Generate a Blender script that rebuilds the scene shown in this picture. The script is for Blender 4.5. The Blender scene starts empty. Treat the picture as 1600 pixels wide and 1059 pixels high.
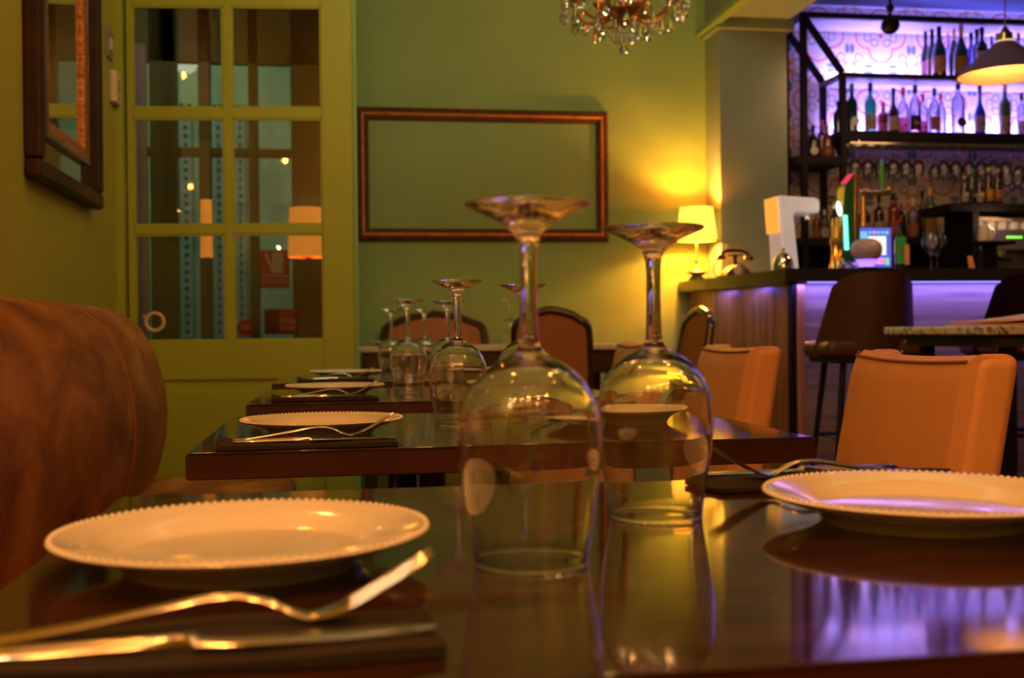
import bpy, bmesh, math, random
from mathutils import Vector, Matrix
random.seed(7)
PI = math.pi
C = bpy.context.scene.collection
SC = bpy.context.scene

# ------------------------------------------------------------------ camera
F = 1750.0
YAW, PITCH, ROLL = math.radians(9.0), 12.0/F, 0.010
CAM = Vector((0, 0, 0.90))
fw = Vector((math.sin(YAW)*math.cos(PITCH), math.cos(YAW)*math.cos(PITCH), -math.sin(PITCH)))
r0 = Vector((math.cos(YAW), -math.sin(YAW), 0)); u0 = r0.cross(fw)
cr = r0*math.cos(ROLL) - u0*math.sin(ROLL); cu = r0*math.sin(ROLL) + u0*math.cos(ROLL)
cam = bpy.data.cameras.new('camera'); camo = bpy.data.objects.new('camera', cam); C.objects.link(camo)
camo.matrix_world = Matrix(((cr.x, cu.x, -fw.x, CAM.x), (cr.y, cu.y, -fw.y, CAM.y), (cr.z, cu.z, -fw.z, CAM.z), (0, 0, 0, 1)))
cam.sensor_width = 36; cam.lens = F/1600*36; cam.clip_start = 0.02
cam.dof.use_dof = True; cam.dof.focus_distance = 1.55; cam.dof.aperture_fstop = 7.0
SC.camera = camo

def ray(u, v): return fw + cr*((u-800)/F) - cu*((v-529.5)/F)
def at_y(u, v, Y):
    r = ray(u, v); return CAM + r*((Y-CAM.y)/r.y)
def at_x(u, v, X):
    r = ray(u, v); return CAM + r*((X-CAM.x)/r.x)
def zy(u, v, Y): return at_y(u, v, Y).z
def xy(u, v, Y): return at_y(u, v, Y).x

# ------------------------------------------------------------------ world, light, exposure
w = bpy.data.worlds.new('world'); SC.world = w; w.use_nodes = True
w.node_tree.nodes['Background'].inputs[0].default_value = (0.35, 0.55, 0.75, 1)
w.node_tree.nodes['Background'].inputs[1].default_value = 0.05
SC.view_settings.view_transform = 'Standard'; SC.view_settings.look = 'None'
SC.view_settings.exposure = 0.0; SC.view_settings.gamma = 1.0
SC.cycles.max_bounces = 20; SC.cycles.transmission_bounces = 20; SC.cycles.transparent_max_bounces = 24
SC.cycles.glossy_bounces = 6; SC.cycles.diffuse_bounces = 4
SC.cycles.sample_clamp_indirect = 40.0

WARM = (1.0, 0.34, 0.05); VIOLET = (0.26, 0.13, 1.0)
def point(name, loc, watt, col, rad=0.03):
    l = bpy.data.lights.new(name, 'POINT'); l.energy = watt; l.color = col; l.shadow_soft_size = rad
    o = bpy.data.objects.new(name, l); o.location = loc; C.objects.link(o); return o
def area(name, loc, target, sx, sy, watt, col, spread=180):
    l = bpy.data.lights.new(name, 'AREA'); l.shape = 'RECTANGLE'; l.size = sx; l.size_y = sy; l.energy = watt; l.color = col
    l.spread = math.radians(spread)
    o = bpy.data.objects.new(name, l); o.location = loc
    o.rotation_euler = (Vector(target)-Vector(loc)).to_track_quat('-Z', 'Y').to_euler(); C.objects.link(o); return o

# warm ceiling bulbs above and behind the dining tables
for i, p in enumerate([(-0.25, -0.9, 2.35), (0.25, -1.1, 2.35), (0.75, -0.9, 2.35), (-0.3, 1.1, 2.45), (0.9, 1.0, 2.5), (-0.45, 2.9, 2.55)]):
    point('warm_bulb', p, [3, 3, 3, 16, 11, 8][i], WARM, 0.022)
for p in [(-0.42, -0.30, 2.05), (-0.10, -0.55, 2.25), (0.30, -0.40, 2.15), (0.62, -0.15, 2.05)]:
    point('chandelier_bulb', p, 19.0, (1.0, 0.345, 0.065), 0.024)
for p in [(-0.72, 0.05, 1.85), (-0.66, -0.15, 1.95), (-0.70, -0.05, 1.68)]:
    point('white_bulb', p, 3.8, (1.0, 0.70, 0.40), 0.018)
# unseen soft neutral fill added near the ceiling to light the back wall
area('back_wall_fill', (1.0, 3.1, 3.02), (0.9, 6.35, 1.7), 2.2, 0.5, 24, (0.80, 0.88, 0.50))
area('room_bounce', (0.4, -2.6, 2.4), (0.8, 3.0, 0.8), 2.2, 1.4, 5, (1.0, 0.38, 0.08))
# daylight left in the street behind the glazed entrance
area('street_light', (-1.2, 8.0, 3.3), (-0.6, 9.6, 1.4), 2.5, 1.0, 30, (0.70, 0.82, 0.62))
point('vestibule_fill', (-0.95, 6.15, 2.7), 1.8, (0.85, 0.70, 0.62), 0.08)  # unseen fill added to light the jamb behind the door

# ------------------------------------------------------------------ materials
def lin(c): return tuple((x/12.92 if x <= .04045 else ((x+.055)/1.055)**2.4) for x in c)
def mat(name, col, rough=.5, metal=0, var=0.0, vscale=8, bump=0, bscale=60, coat=0, coat_r=.05, emit=None, estr=0, spec=.5, trans=0, ior=1.45, rvar=0, sheen=0, stretch=(1, 1, 1), col2=None):
    m = bpy.data.materials.new(name); m.use_nodes = True; nt = m.node_tree; b = nt.nodes['Principled BSDF']
    b.inputs['Base Color'].default_value = (*col, 1); b.inputs['Roughness'].default_value = rough
    b.inputs['Metallic'].default_value = metal; b.inputs['Coat Weight'].default_value = coat
    b.inputs['Coat Roughness'].default_value = coat_r; b.inputs['Specular IOR Level'].default_value = spec
    b.inputs['Transmission Weight'].default_value = trans; b.inputs['IOR'].default_value = ior
    b.inputs['Sheen Weight'].default_value = sheen
    if emit: b.inputs['Emission Color'].default_value = (*emit, 1); b.inputs['Emission Strength'].default_value = estr
    tc = nt.nodes.new('ShaderNodeTexCoord'); mp = nt.nodes.new('ShaderNodeMapping'); mp.inputs['Scale'].default_value = stretch
    nt.links.new(tc.outputs['Object'], mp.inputs['Vector'])
    n = nt.nodes.new('ShaderNodeTexNoise'); n.inputs['Scale'].default_value = vscale; n.inputs['Detail'].default_value = 6
    nt.links.new(mp.outputs[0], n.inputs['Vector'])
    r = nt.nodes.new('ShaderNodeValToRGB')
    c2 = col2 if col2 else tuple(min(1, x*(1+var)) for x in col)
    c1 = col if col2 else tuple(x*(1-var) for x in col)
    r.color_ramp.elements[0].position = .32; r.color_ramp.elements[1].position = .68
    r.color_ramp.elements[0].color = (*c1, 1); r.color_ramp.elements[1].color = (*c2, 1)
    nt.links.new(n.outputs['Fac'], r.inputs['Fac']); nt.links.new(r.outputs['Color'], b.inputs['Base Color'])
    if rvar:
        mr = nt.nodes.new('ShaderNodeMapRange'); mr.inputs['To Min'].default_value = max(0, rough-rvar); mr.inputs['To Max'].default_value = rough+rvar
        nt.links.new(n.outputs['Fac'], mr.inputs['Value']); nt.links.new(mr.outputs['Result'], b.inputs['Roughness'])
    if bump:
        n2 = nt.nodes.new('ShaderNodeTexNoise'); n2.inputs['Scale'].default_value = bscale; n2.inputs['Detail'].default_value = 5
        nt.links.new(mp.outputs[0], n2.inputs['Vector'])
        bp = nt.nodes.new('ShaderNodeBump'); bp.inputs['Strength'].default_value = bump; bp.inputs['Distance'].default_value = .01
        nt.links.new(n2.outputs['Fac'], bp.inputs['Height']); nt.links.new(bp.outputs['Normal'], b.inputs['Normal'])
    return m
def emis(name, col, s):
    m = bpy.data.materials.new(name); m.use_nodes = True; nt = m.node_tree
    b = nt.nodes['Principled BSDF']; b.inputs['Base Color'].default_value = (*[min(1, c) for c in col], 1); b.inputs['Roughness'].default_value = .4
    b.inputs['Emission Color'].default_value = (*col, 1); b.inputs['Emission Strength'].default_value = s
    n = nt.nodes.new('ShaderNodeTexNoise'); n.inputs['Scale'].default_value = 3
    mr = nt.nodes.new('ShaderNodeMapRange'); mr.inputs['To Min'].default_value = s*.92; mr.inputs['To Max'].default_value = s*1.08
    nt.links.new(n.outputs['Fac'], mr.inputs['Value']); nt.links.new(mr.outputs['Result'], b.inputs['Emission Strength'])
    return m
def glass_real(name, tint=(1, 1, 1), ior=1.5):
    m = bpy.data.materials.new(name); m.use_nodes = True; nt = m.node_tree; nt.nodes.clear()
    o = nt.nodes.new('ShaderNodeOutputMaterial'); g = nt.nodes.new('ShaderNodeBsdfGlass')
    g.inputs['Color'].default_value = (*tint, 1); g.inputs['Roughness'].default_value = 0.016; g.inputs['IOR'].default_value = ior
    nt.links.new(g.outputs[0], o.inputs[0]); return m
def glass_thin(name, tint=(.9, .95, .92), refl=1.0, rough=0.02, body=0.0, bodycol=(1, 1, 1)):
    m = bpy.data.materials.new(name); m.use_nodes = True; nt = m.node_tree; nt.nodes.clear()
    o = nt.nodes.new('ShaderNodeOutputMaterial'); t = nt.nodes.new('ShaderNodeBsdfTransparent'); t.inputs[0].default_value = (*tint, 1)
    g = nt.nodes.new('ShaderNodeBsdfGlossy'); g.inputs['Roughness'].default_value = rough
    fr = nt.nodes.new('ShaderNodeFresnel'); fr.inputs['IOR'].default_value = 1.5
    mu = nt.nodes.new('ShaderNodeMath'); mu.operation = 'MULTIPLY'; mu.use_clamp = True; mu.inputs[1].default_value = refl
    mx = nt.nodes.new('ShaderNodeMixShader'); nt.links.new(fr.outputs[0], mu.inputs[0]); nt.links.new(mu.outputs[0], mx.inputs[0])
    src = t.outputs[0]
    if body:
        d = nt.nodes.new('ShaderNodeBsdfDiffuse'); d.inputs[0].default_value = (*bodycol, 1)
        m2 = nt.nodes.new('ShaderNodeMixShader'); m2.inputs[0].default_value = body
        nt.links.new(t.outputs[0], m2.inputs[1]); nt.links.new(d.outputs[0], m2.inputs[2]); src = m2.outputs[0]
    nt.links.new(src, mx.inputs[1]); nt.links.new(g.outputs[0], mx.inputs[2]); nt.links.new(mx.outputs[0], o.inputs[0]); return m

class N:  # tiny node-expression helper
    def __init__(s, nt, sock): s.nt = nt; s.s = sock
    def op(s, o, b=None, c=None):
        n = s.nt.nodes.new('ShaderNodeMath'); n.operation = o; s.nt.links.new(s.s, n.inputs[0])
        for i, x in ((1, b), (2, c)):
            if x is None: continue
            if isinstance(x, N): s.nt.links.new(x.s, n.inputs[i])
            else: n.inputs[i].default_value = x
        return N(s.nt, n.outputs[0])
    def __add__(s, b): return s.op('ADD', b)
    def __sub__(s, b): return s.op('SUBTRACT', b)
    def __mul__(s, b): return s.op('MULTIPLY', b)
    def abs(s): return s.op('ABSOLUTE')
    def fract(s): return s.op('FRACT')
    def lt(s, b): return s.op('LESS_THAN', b)
    def gt(s, b): return s.op('GREATER_THAN', b)
    def min(s, b): return s.op('MINIMUM', b)
    def max(s, b): return s.op('MAXIMUM', b)
def hyp(a, b): return (a*a + b*b).op('SQRT')
def mixc(nt, fac, a, b):
    m = nt.nodes.new('ShaderNodeMix'); m.data_type = 'RGBA'
    nt.links.new(fac.s, m.inputs[0])
    for i, x in ((6, a), (7, b)):
        if isinstance(x, tuple): m.inputs[i].default_value = (*x, 1)
        else: nt.links.new(x, m.inputs[i])
    return m.outputs[2]
def tile_mat():
    m = bpy.data.materials.new('patterned_cement_tile'); m.use_nodes = True; nt = m.node_tree; b = nt.nodes['Principled BSDF']
    b.inputs['Roughness'].default_value = .45
    tc = nt.nodes.new('ShaderNodeTexCoord'); sp = nt.nodes.new('ShaderNodeSeparateXYZ'); nt.links.new(tc.outputs['Object'], sp.inputs[0])
    x = (N(nt, sp.outputs[0]) + 0.11)*2.25; z = (N(nt, sp.outputs[2]) + .02)*2.25
    px = (x.fract() - .5).abs(); pz = (z.fract() - .5).abs()
    q = hyp(px - .21, pz).min(hyp(px, pz - .21)) - .19
    red = q.abs().lt(.011)
    ring1 = (hyp(px - .10, pz - .10) - .055).abs().lt(.009)
    ring2 = (hyp(px - .21, pz - .035) - .05).abs().lt(.008)
    ring3 = (hyp(px - .36, pz - .33) - .06).abs().lt(.010)
    leaf = (hyp((px - .46)*1.0, (pz - .20)*.45) - .035).lt(0).max((hyp((px - .20)*.45, (pz - .46)*1.0) - .035).lt(0))
    sq = (px - .43).abs().max((pz - .43).abs()).lt(.045)
    dot = hyp(px, pz).lt(.035)
    grout = (px.gt(.496)).max(pz.gt(.496)).max(px.lt(.004)).max(pz.lt(.004))
    c = (0.62, 0.56, 0.50)
    c = mixc(nt, ring1.max(ring2).max(ring3), c, (0.16, 0.17, 0.19))
    c = mixc(nt, leaf.max(dot), c, (0.12, 0.17, 0.20))
    c = mixc(nt, sq, c, (0.62, 0.25, 0.06))
    c = mixc(nt, red, c, (0.50, 0.045, 0.04))
    c = mixc(nt, grout, c, (0.40, 0.37, 0.34))
    nt.links.new(c, b.inputs['Base Color']); return m
def plank_mat(name, c1, c2, vertical=True, w_=0.12, rough=.4):
    m = bpy.data.materials.new(name); m.use_nodes = True; nt = m.node_tree; b = nt.nodes['Principled BSDF']; b.inputs['Roughness'].default_value = rough
    tc = nt.nodes.new('ShaderNodeTexCoord'); mp = nt.nodes.new('ShaderNodeMapping')
    mp.inputs['Scale'].default_value = (14, 14, .9) if vertical else (1.2, 22, 22)
    nt.links.new(tc.outputs['Object'], mp.inputs['Vector'])
    n = nt.nodes.new('ShaderNodeTexNoise'); n.inputs['Scale'].default_value = 1.6; n.inputs['Detail'].default_value = 8; n.inputs['Distortion'].default_value = .6
    nt.links.new(mp.outputs[0], n.inputs['Vector'])
    r = nt.nodes.new('ShaderNodeValToRGB'); r.color_ramp.elements[0].color = (*c1, 1); r.color_ramp.elements[1].color = (*c2, 1)
    r.color_ramp.elements[0].position = .34; r.color_ramp.elements[1].position = .66
    nt.links.new(n.outputs['Fac'], r.inputs['Fac']); nt.links.new(r.outputs[0], b.inputs['Base Color'])
    bp = nt.nodes.new('ShaderNodeBump'); bp.inputs['Strength'].default_value = .08; bp.inputs['Distance'].default_value = .004
    nt.links.new(n.outputs['Fac'], bp.inputs['Height']); nt.links.new(bp.outputs[0], b.inputs['Normal'])
    return m
def suede_mat():
    m = bpy.data.materials.new('worn_suede'); m.use_nodes = True; nt = m.node_tree; b = nt.nodes['Principled BSDF']
    b.inputs['Roughness'].default_value = .62; b.inputs['Specular IOR Level'].default_value = .25
    tc = nt.nodes.new('ShaderNodeTexCoord'); mp = nt.nodes.new('ShaderNodeMapping'); mp.inputs['Scale'].default_value = (1, .5, .9)
    nt.links.new(tc.outputs['Object'], mp.inputs['Vector'])
    n = nt.nodes.new('ShaderNodeTexNoise'); n.inputs['Scale'].default_value = 6.5; n.inputs['Detail'].default_value = 7; n.inputs['Roughness'].default_value = .62; n.inputs['Distortion'].default_value = .5
    nt.links.new(mp.outputs[0], n.inputs['Vector'])
    r = nt.nodes.new('ShaderNodeValToRGB'); e = r.color_ramp.elements
    e[0].position = .33; e[0].color = (.13, .045, .010, 1); e[1].position = .72; e[1].color = (.52, .25, .06, 1)
    k = e.new(.52); k.color = (.32, .13, .026, 1)
    nt.links.new(n.outputs['Fac'], r.inputs['Fac']); nt.links.new(r.outputs[0], b.inputs['Base Color'])
    bp = nt.nodes.new('ShaderNodeBump'); bp.inputs['Strength'].default_value = .35; bp.inputs['Distance'].default_value = .012
    nt.links.new(n.outputs['Fac'], bp.inputs['Height']); nt.links.new(bp.outputs[0], b.inputs['Normal']); return m
def marble_mat():
    m = bpy.data.materials.new('veined_marble'); m.use_nodes = True; nt = m.node_tree; b = nt.nodes['Principled BSDF']; b.inputs['Roughness'].default_value = .25
    tc = nt.nodes.new('ShaderNodeTexCoord'); n = nt.nodes.new('ShaderNodeTexNoise'); n.inputs['Scale'].default_value = 9; n.inputs['Detail'].default_value = 10; n.inputs['Distortion'].default_value = 1.5
    nt.links.new(tc.outputs['Object'], n.inputs['Vector'])
    a = (N(nt, n.outputs['Fac']) - .5).abs()*9
    r = nt.nodes.new('ShaderNodeValToRGB'); r.color_ramp.elements[0].color = (.13, .13, .12, 1); r.color_ramp.elements[1].color = (.72, .68, .58, 1)
    r.color_ramp.elements[1].position = .35; nt.links.new(a.s, r.inputs['Fac']); nt.links.new(r.outputs[0], b.inputs['Base Color']); return m
def cane_mat():
    m = bpy.data.materials.new('woven_cane'); m.use_nodes = True; nt = m.node_tree; b = nt.nodes['Principled BSDF']; b.inputs['Roughness'].default_value = .6
    tc = nt.nodes.new('ShaderNodeTexCoord'); sp = nt.nodes.new('ShaderNodeSeparateXYZ'); nt.links.new(tc.outputs['Object'], sp.inputs[0])
    x = (N(nt, sp.outputs[0])*70).fract(); z = (N(nt, sp.outputs[2])*70).fract()
    hole = x.lt(.3)*z.lt(.3)
    c = mixc(nt, hole, (.42, .13, .03), (.10, .03, .01)); nt.links.new(c, b.inputs['Base Color']); return m

M = {}
M['green'] = mat('sage_green_paint', (.27, .38, .13), .55, var=.07, vscale=2.2, bump=.05, bscale=90)
M['green2'] = mat('warm_lit_green_left', (.42, .36, .035), .55, var=.05, vscale=2, bump=.05, bscale=90)  # yellowed sage green: the warm light is put into the wall colour
M['doorgreen'] = mat('green_gloss_paint', (.35, .37, .03), .42, var=.05, vscale=3)
M['column'] = mat('grey_green_paint', (.27, .33, .29), .6, var=.05, vscale=2)
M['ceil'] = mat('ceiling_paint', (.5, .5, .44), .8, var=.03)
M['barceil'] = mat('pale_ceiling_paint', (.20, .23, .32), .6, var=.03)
M['floor'] = mat('dark_floor_tile', (.06, .035, .022), .35, var=.3, vscale=3)
M['tile'] = tile_mat()
M['table'] = mat('dark_varnished_wood', (.034, .012, .005), .60, spec=0, coat=1.0, coat_r=.07, var=.5, vscale=5, stretch=(1, 9, 9))
M['tabledge'] = mat('reddish_wood_edge', (.045, .010, .004), .4, coat=.4, coat_r=.2, var=.4, vscale=6, stretch=(1, 9, 3))
M['suede'] = suede_mat()
M['peach'] = mat('peach_leather', (.70, .36, .16), .45, var=.08, vscale=5, bump=.12, bscale=160)
M['seam'] = mat('dark_seam_leather', (.30, .12, .05), .5)
M['white'] = mat('white_porcelain', (.80, .78, .74), .12, coat=.6, coat_r=.03, var=.01)
M['steel'] = mat('polished_steel', (.72, .70, .66), .16, metal=1, var=.04, vscale=30)
M['chrome'] = mat('chrome', (.8, .8, .8), .08, metal=1, var=.03)
M['brass'] = mat('polished_brass', (.80, .52, .18), .18, metal=1, var=.08)
M['napkin'] = mat('dark_napkin', (.018, .012, .010), .85, bump=.25, bscale=400, var=.2)
M['black'] = mat('black_metal', (.010, .008, .012), .55, var=.2, spec=.25)
M['blackwood'] = mat('black_counter', (.018, .015, .014), .35, coat=.3, coat_r=.2, var=.2)
M['darkwood'] = mat('dark_turned_wood', (.045, .016, .008), .35, coat=.5, coat_r=.15, var=.35, vscale=12)
M['carved'] = mat('carved_frame_wood', (.11, .025, .008), .42, var=.7, vscale=70, bump=.8, bscale=130)
M['gilt'] = mat('gilt_strip', (.80, .26, .06), .4, metal=.1, var=.2, vscale=20)
M['copper'] = mat('beaded_copper', (.75, .22, .06), .3, metal=.8, var=.5, vscale=60, bump=.9, bscale=150)
M['mirror'] = mat('mirror_silver', (.75, .78, .74), .02, metal=1, var=.01)
M['cane'] = cane_mat()
M['stool'] = mat('brown_stool_leather', (.085, .030, .014), .42, var=.12, vscale=8, bump=.1, bscale=200)
M['marble'] = marble_mat()
M['barwood'] = plank_mat('bar_front_wood', (.26, .09, .028), (.52, .22, .08))
M['barwoodh'] = plank_mat('bar_face_wood', (.20, .12, .08), (.36, .21, .13), False)
M['wine'] = glass_real('clear_crystal', (.99, .99, .985), 1.7)
M['crystal'] = glass_real('cut_crystal', (1, 1, 1), 1.6)
M['pane'] = glass_thin('window_pane', (.86, .92, .86), 1.3)
M['thin'] = glass_thin('thin_glassware', (.97, .97, .99), 1.3, .03, .03, (.7, .65, .9))  # lavender diffuse body imitates violet light caught by the glass
M['creamlabel'] = mat('cream_label', (.62, .50, .36), .6, var=.15, vscale=60)
M['whitelabel'] = mat('white_label', (.75, .74, .72), .6, var=.06, vscale=60)
M['red'] = mat('red_plastic', (.55, .02, .03), .4)
M['paper'] = mat('menu_paper', (.75, .42, .26), .6, var=.06)
M['thermo'] = mat('ivory_plastic', (.70, .55, .36), .45)
M['grey'] = mat('grey_plastic', (.25, .2, .2), .45)
M['ledviolet'] = emis('violet_led', (.32, .24, 1.0), 2.5)
M['cyanled'] = emis('cyan_led', (.15, 1.0, .75), 2.2)
M['whiteled'] = emis('white_lit_disc', (.8, 1, .92), 1.6)

# ------------------------------------------------------------------ mesh helpers
def nb(): return bmesh.new()
def box(bm, x0, x1, y0, y1, z0, z1, bev=0, seg=2):
    vs = [bm.verts.new(p) for p in ((x0,y0,z0),(x1,y0,z0),(x1,y1,z0),(x0,y1,z0),(x0,y0,z1),(x1,y0,z1),(x1,y1,z1),(x0,y1,z1))]
    fs = [bm.faces.new([vs[i] for i in f]) for f in ((3,2,1,0),(4,5,6,7),(0,1,5,4),(1,2,6,5),(2,3,7,6),(3,0,4,7))]
    if bev:
        es = list({e for f in fs for e in f.edges})
        bmesh.ops.bevel(bm, geom=es, offset=bev, segments=seg, profile=.5, affect='EDGES')
    return bm
def prism(bm, pts, axis, a, b):
    def P(p, t):
        return (t, p[0], p[1]) if axis == 'x' else ((p[0], t, p[1]) if axis == 'y' else (p[0], p[1], t))
    A = [bm.verts.new(P(p, a)) for p in pts]; B = [bm.verts.new(P(p, b)) for p in pts]; n = len(pts)
    bm.faces.new(A[::-1]); bm.faces.new(B)
    for i in range(n): bm.faces.new((A[i], A[(i+1) % n], B[(i+1) % n], B[i]))
    bmesh.ops.recalc_face_normals(bm, faces=bm.faces); return bm
def lathe(bm, prof, seg=32, c=(0, 0, 0), closed=False):
    rings = []
    for r, z in prof:
        if r < 1e-6: rings.append([bm.verts.new((c[0], c[1], c[2]+z))])
        else: rings.append([bm.verts.new((c[0]+r*math.cos(2*PI*i/seg), c[1]+r*math.sin(2*PI*i/seg), c[2]+z)) for i in range(seg)])
    pairs = list(zip(rings, rings[1:])) + ([(rings[-1], rings[0])] if closed else [])
    for a, b in pairs:
        for i in range(seg):
            j = (i+1) % seg
            if len(a) == 1 and len(b) == 1: continue
            if len(a) == 1: bm.faces.new((a[0], b[j], b[i]))
            elif len(b) == 1: bm.faces.new((a[i], a[j], b[0]))
            else: bm.faces.new((a[i], a[j], b[j], b[i]))
    if not closed:
        for rg, fl in ((rings[0], True), (rings[-1], False)):
            if len(rg) > 1: bm.faces.new(rg[::-1] if fl else rg)
    bmesh.ops.recalc_face_normals(bm, faces=bm.faces); return bm
def spline(pts, n=5):
    out = []
    P = [Vector(p) for p in pts]; P = [P[0]*2-P[1]] + P + [P[-1]*2-P[-2]]
    for i in range(1, len(P)-2):
        for k in range(n):
            t = k/n; a, b, c, d = P[i-1], P[i], P[i+1], P[i+2]
            out.append(.5*((2*b)+(c-a)*t+(2*a-5*b+4*c-d)*t*t+(3*b-a-3*c+d)*t**3))
    out.append(P[-2]); return out
def tube(bm, pts, r, seg=8, closed=False):
    pts = [Vector(p) for p in pts]; n = len(pts); rings = []
    rr = r if isinstance(r, (list, tuple)) else [r]*n
    up = Vector((0, 0, 1)); prev = None
    for i, p in enumerate(pts):
        if closed: t = (pts[(i+1) % n]-pts[i-1]).normalized()
        else: t = (pts[min(i+1, n-1)]-pts[max(i-1, 0)]).normalized()
        if prev is None:
            a = up if abs(t.dot(up)) < .9 else Vector((1, 0, 0))
            s = t.cross(a).normalized()
        else:
            s = (prev - t*prev.dot(t)).normalized()
        prev = s; q = t.cross(s)
        rings.append([bm.verts.new(p + (s*math.cos(2*PI*k/seg)+q*math.sin(2*PI*k/seg))*rr[i]) for k in range(seg)])
    m = n if closed else n-1
    for i in range(m):
        a, b = rings[i], rings[(i+1) % n]
        for k in range(seg): bm.faces.new((a[k], a[(k+1) % seg], b[(k+1) % seg], b[k]))
    if not closed: bm.faces.new(rings[0][::-1]); bm.faces.new(rings[-1])
    return bm
def ball(bm, c, r, sc=(1, 1, 1), sub=2):
    g = bmesh.ops.create_icosphere(bm, subdivisions=sub, radius=r)
    for v in g['verts']: v.co = Vector((v.co.x*sc[0], v.co.y*sc[1], v.co.z*sc[2])) + Vector(c)
    return bm
def loft(bm, secs):
    """secs: list of (centre, half width along y, half thickness); rounded hexagon section"""
    rings = []
    for c, w_, t in secs:
        c = Vector(c)
        rings.append([bm.verts.new(c+Vector((0, a*w_, b*t))) for a, b in ((1, 0), (.7, .8), (0, 1), (-.7, .8), (-1, 0), (-.7, -.8), (0, -1), (.7, -.8))])
    for a, b in zip(rings, rings[1:]):
        for k in range(8): bm.faces.new((a[k], a[(k+1) % 8], b[(k+1) % 8], b[k]))
    bm.faces.new(rings[0][::-1]); bm.faces.new(rings[-1])
    bmesh.ops.recalc_face_normals(bm, faces=bm.faces); return bm
def obj(name, bm, m, parent=None, loc=None, rot=None, sharp=35):
    me = bpy.data.meshes.new(name); bm.to_mesh(me); bm.free()
    ms = m if isinstance(m, list) else [m]
    for x in ms: me.materials.append(M[x] if isinstance(x, str) else x)
    for p in me.polygons: p.use_smooth = True
    me.set_sharp_from_angle(angle=math.radians(sharp))
    ar_ = [p.area for p in me.polygons]
    o = bpy.data.objects.new(name, me); C.objects.link(o)
    if len(ar_) > 6 and len(ar_) < 900 and max(ar_) > 25*sorted(ar_)[len(ar_)//3]:
        wn = o.modifiers.new('weighted_normal', 'WEIGHTED_NORMAL'); wn.keep_sharp = True; wn.weight = 100
    if parent: o.parent = parent
    if loc is not None: o.location = loc
    if rot is not None: o.rotation_euler = rot
    return o
def tag(o, label, cat, group=None):
    o['label'] = label; o['category'] = cat
    if group: o['group'] = group
    return o
def thing(name, label, cat, loc=(0, 0, 0), rz=0, group=None):
    o = bpy.data.objects.new(name, None); C.objects.link(o); o.location = loc; o.rotation_euler = (0, 0, rz); o.empty_display_size = .05
    return tag(o, label, cat, group)
def struct(name, bm, m, **k):
    o = obj(name, bm, m, **k); o['kind'] = 'structure'; return o
def dup(o, loc=None, rz=None, label=None, group=None, parent=None):
    c = o.copy(); C.objects.link(c)
    if parent: c.parent = parent
    if loc is not None: c.location = loc
    if rz is not None: c.rotation_euler = (0, 0, rz)
    if label: c['label'] = label
    if group: c['group'] = group
    for ch in list(o.children): dup(ch, parent=c)
    return c

# ------------------------------------------------------------------ the setting
XL, YB, YT, XR, YN, ZC = -0.93, 6.35, 7.10, 5.2, -3.2, 3.1
struct('floor', box(nb(), XL-.1, XR+.1, YN-.1, 11, -.1, 0), 'floor')
struct('ceiling', box(nb(), XL-.1, 2.15, YN-.1, YB+.1, ZC, ZC+.1), 'ceil')
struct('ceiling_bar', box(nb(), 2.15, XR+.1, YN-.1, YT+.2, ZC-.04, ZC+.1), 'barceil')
struct('wall_left', box(nb(), XL-.12, XL, YN-.1, 5.17, 0, ZC), 'green2')
struct('wall_back', box(nb(), .09, 2.175, YB, YB+.15, 0, ZC), 'green')
struct('wall_front', box(nb(), XL-.1, XR+.1, YN-.1, YN, 0, ZC), 'green')
struct('wall_right', box(nb(), XR, XR+.1, YN-.1, YT+.2, 0, ZC), 'green')
struct('wall_bar', box(nb(), 2.15, XR+.1, YT, YT+.12, 0, ZC), 'tile')
struct('column', box(nb(), 2.175, 2.575, 6.10, YT, 0, 2.60), 'column')
struct('beam', box(nb(), 2.175, 2.575, YN, YT, 2.66, ZC-.04), 'column')
bm = nb(); box(bm, 2.145, 2.61, 6.06, 6.35, 2.60, 2.66, .008)
struct('trim_1', bm, 'column')
bm = nb(); box(bm, 2.115, 2.175, -.5, 6.35, 2.62, 2.66, .008)
struct('trim_2', bm, 'green')

# ---- glazed entrance: partition turned a little towards the room
DY = 5.02
pL = Vector((XL, 5.12)); pR = Vector((xy(553, 400, DY), DY))
ang = math.atan2(pR.y-pL.y, pR.x-pL.x); LW = (pR-pL).length
droot = bpy.data.objects.new('door_1', None); C.objects.link(droot); droot.location = (pL.x, pL.y, 0); droot.rotation_euler = (0, 0, ang); droot['kind'] = 'structure'
def dx(u):  # distance along the partition at pixel column u
    r = ray(u, 400); n = Vector((-(pR-pL).y, (pR-pL).x)); t = (pL.x*n.x+pL.y*n.y)/(r.x*n.x+r.y*n.y)
    p = Vector((r.x*t, r.y*t)); return (p-pL).dot((pR-pL).normalized()), t
def dz(u, v):
    d, t = dx(u); return .90 + ray(u, v).z*t
x0, x1, x2, x3 = dx(212)[0], dx(353)[0], dx(366)[0], dx(506)[0]
jx = dx(203)[0]
zz = [0, dz(360, 532), dz(360, 366), dz(360, 352), dz(360, 186), dz(360, 170), dz(360, 12), dz(360, -4)]
pane_rows = [(zz[1], zz[2]), (zz[3], zz[4]), (zz[5], zz[6]), (zz[7], zz[7]+.46)]
top = pane_rows[-1][1]
bm = nb(); box(bm, 0, jx-.01, -.06, .05, 0, ZC, .006)
o = struct('trim_3', bm, 'doorgreen', loc=(pL.x, pL.y, 0), rot=(0, 0, ang))
bm = nb()
box(bm, jx, x0, -.022, .022, .02, top+.14, .003); box(bm, x3, LW, -.022, .022, .02, top+.14, .003)
box(bm, x0, x3, -.022, .022, .02, .10); box(bm, x0, x3, -.022, .022, pane_rows[0][0]-.17, pane_rows[0][0], .003)
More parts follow.
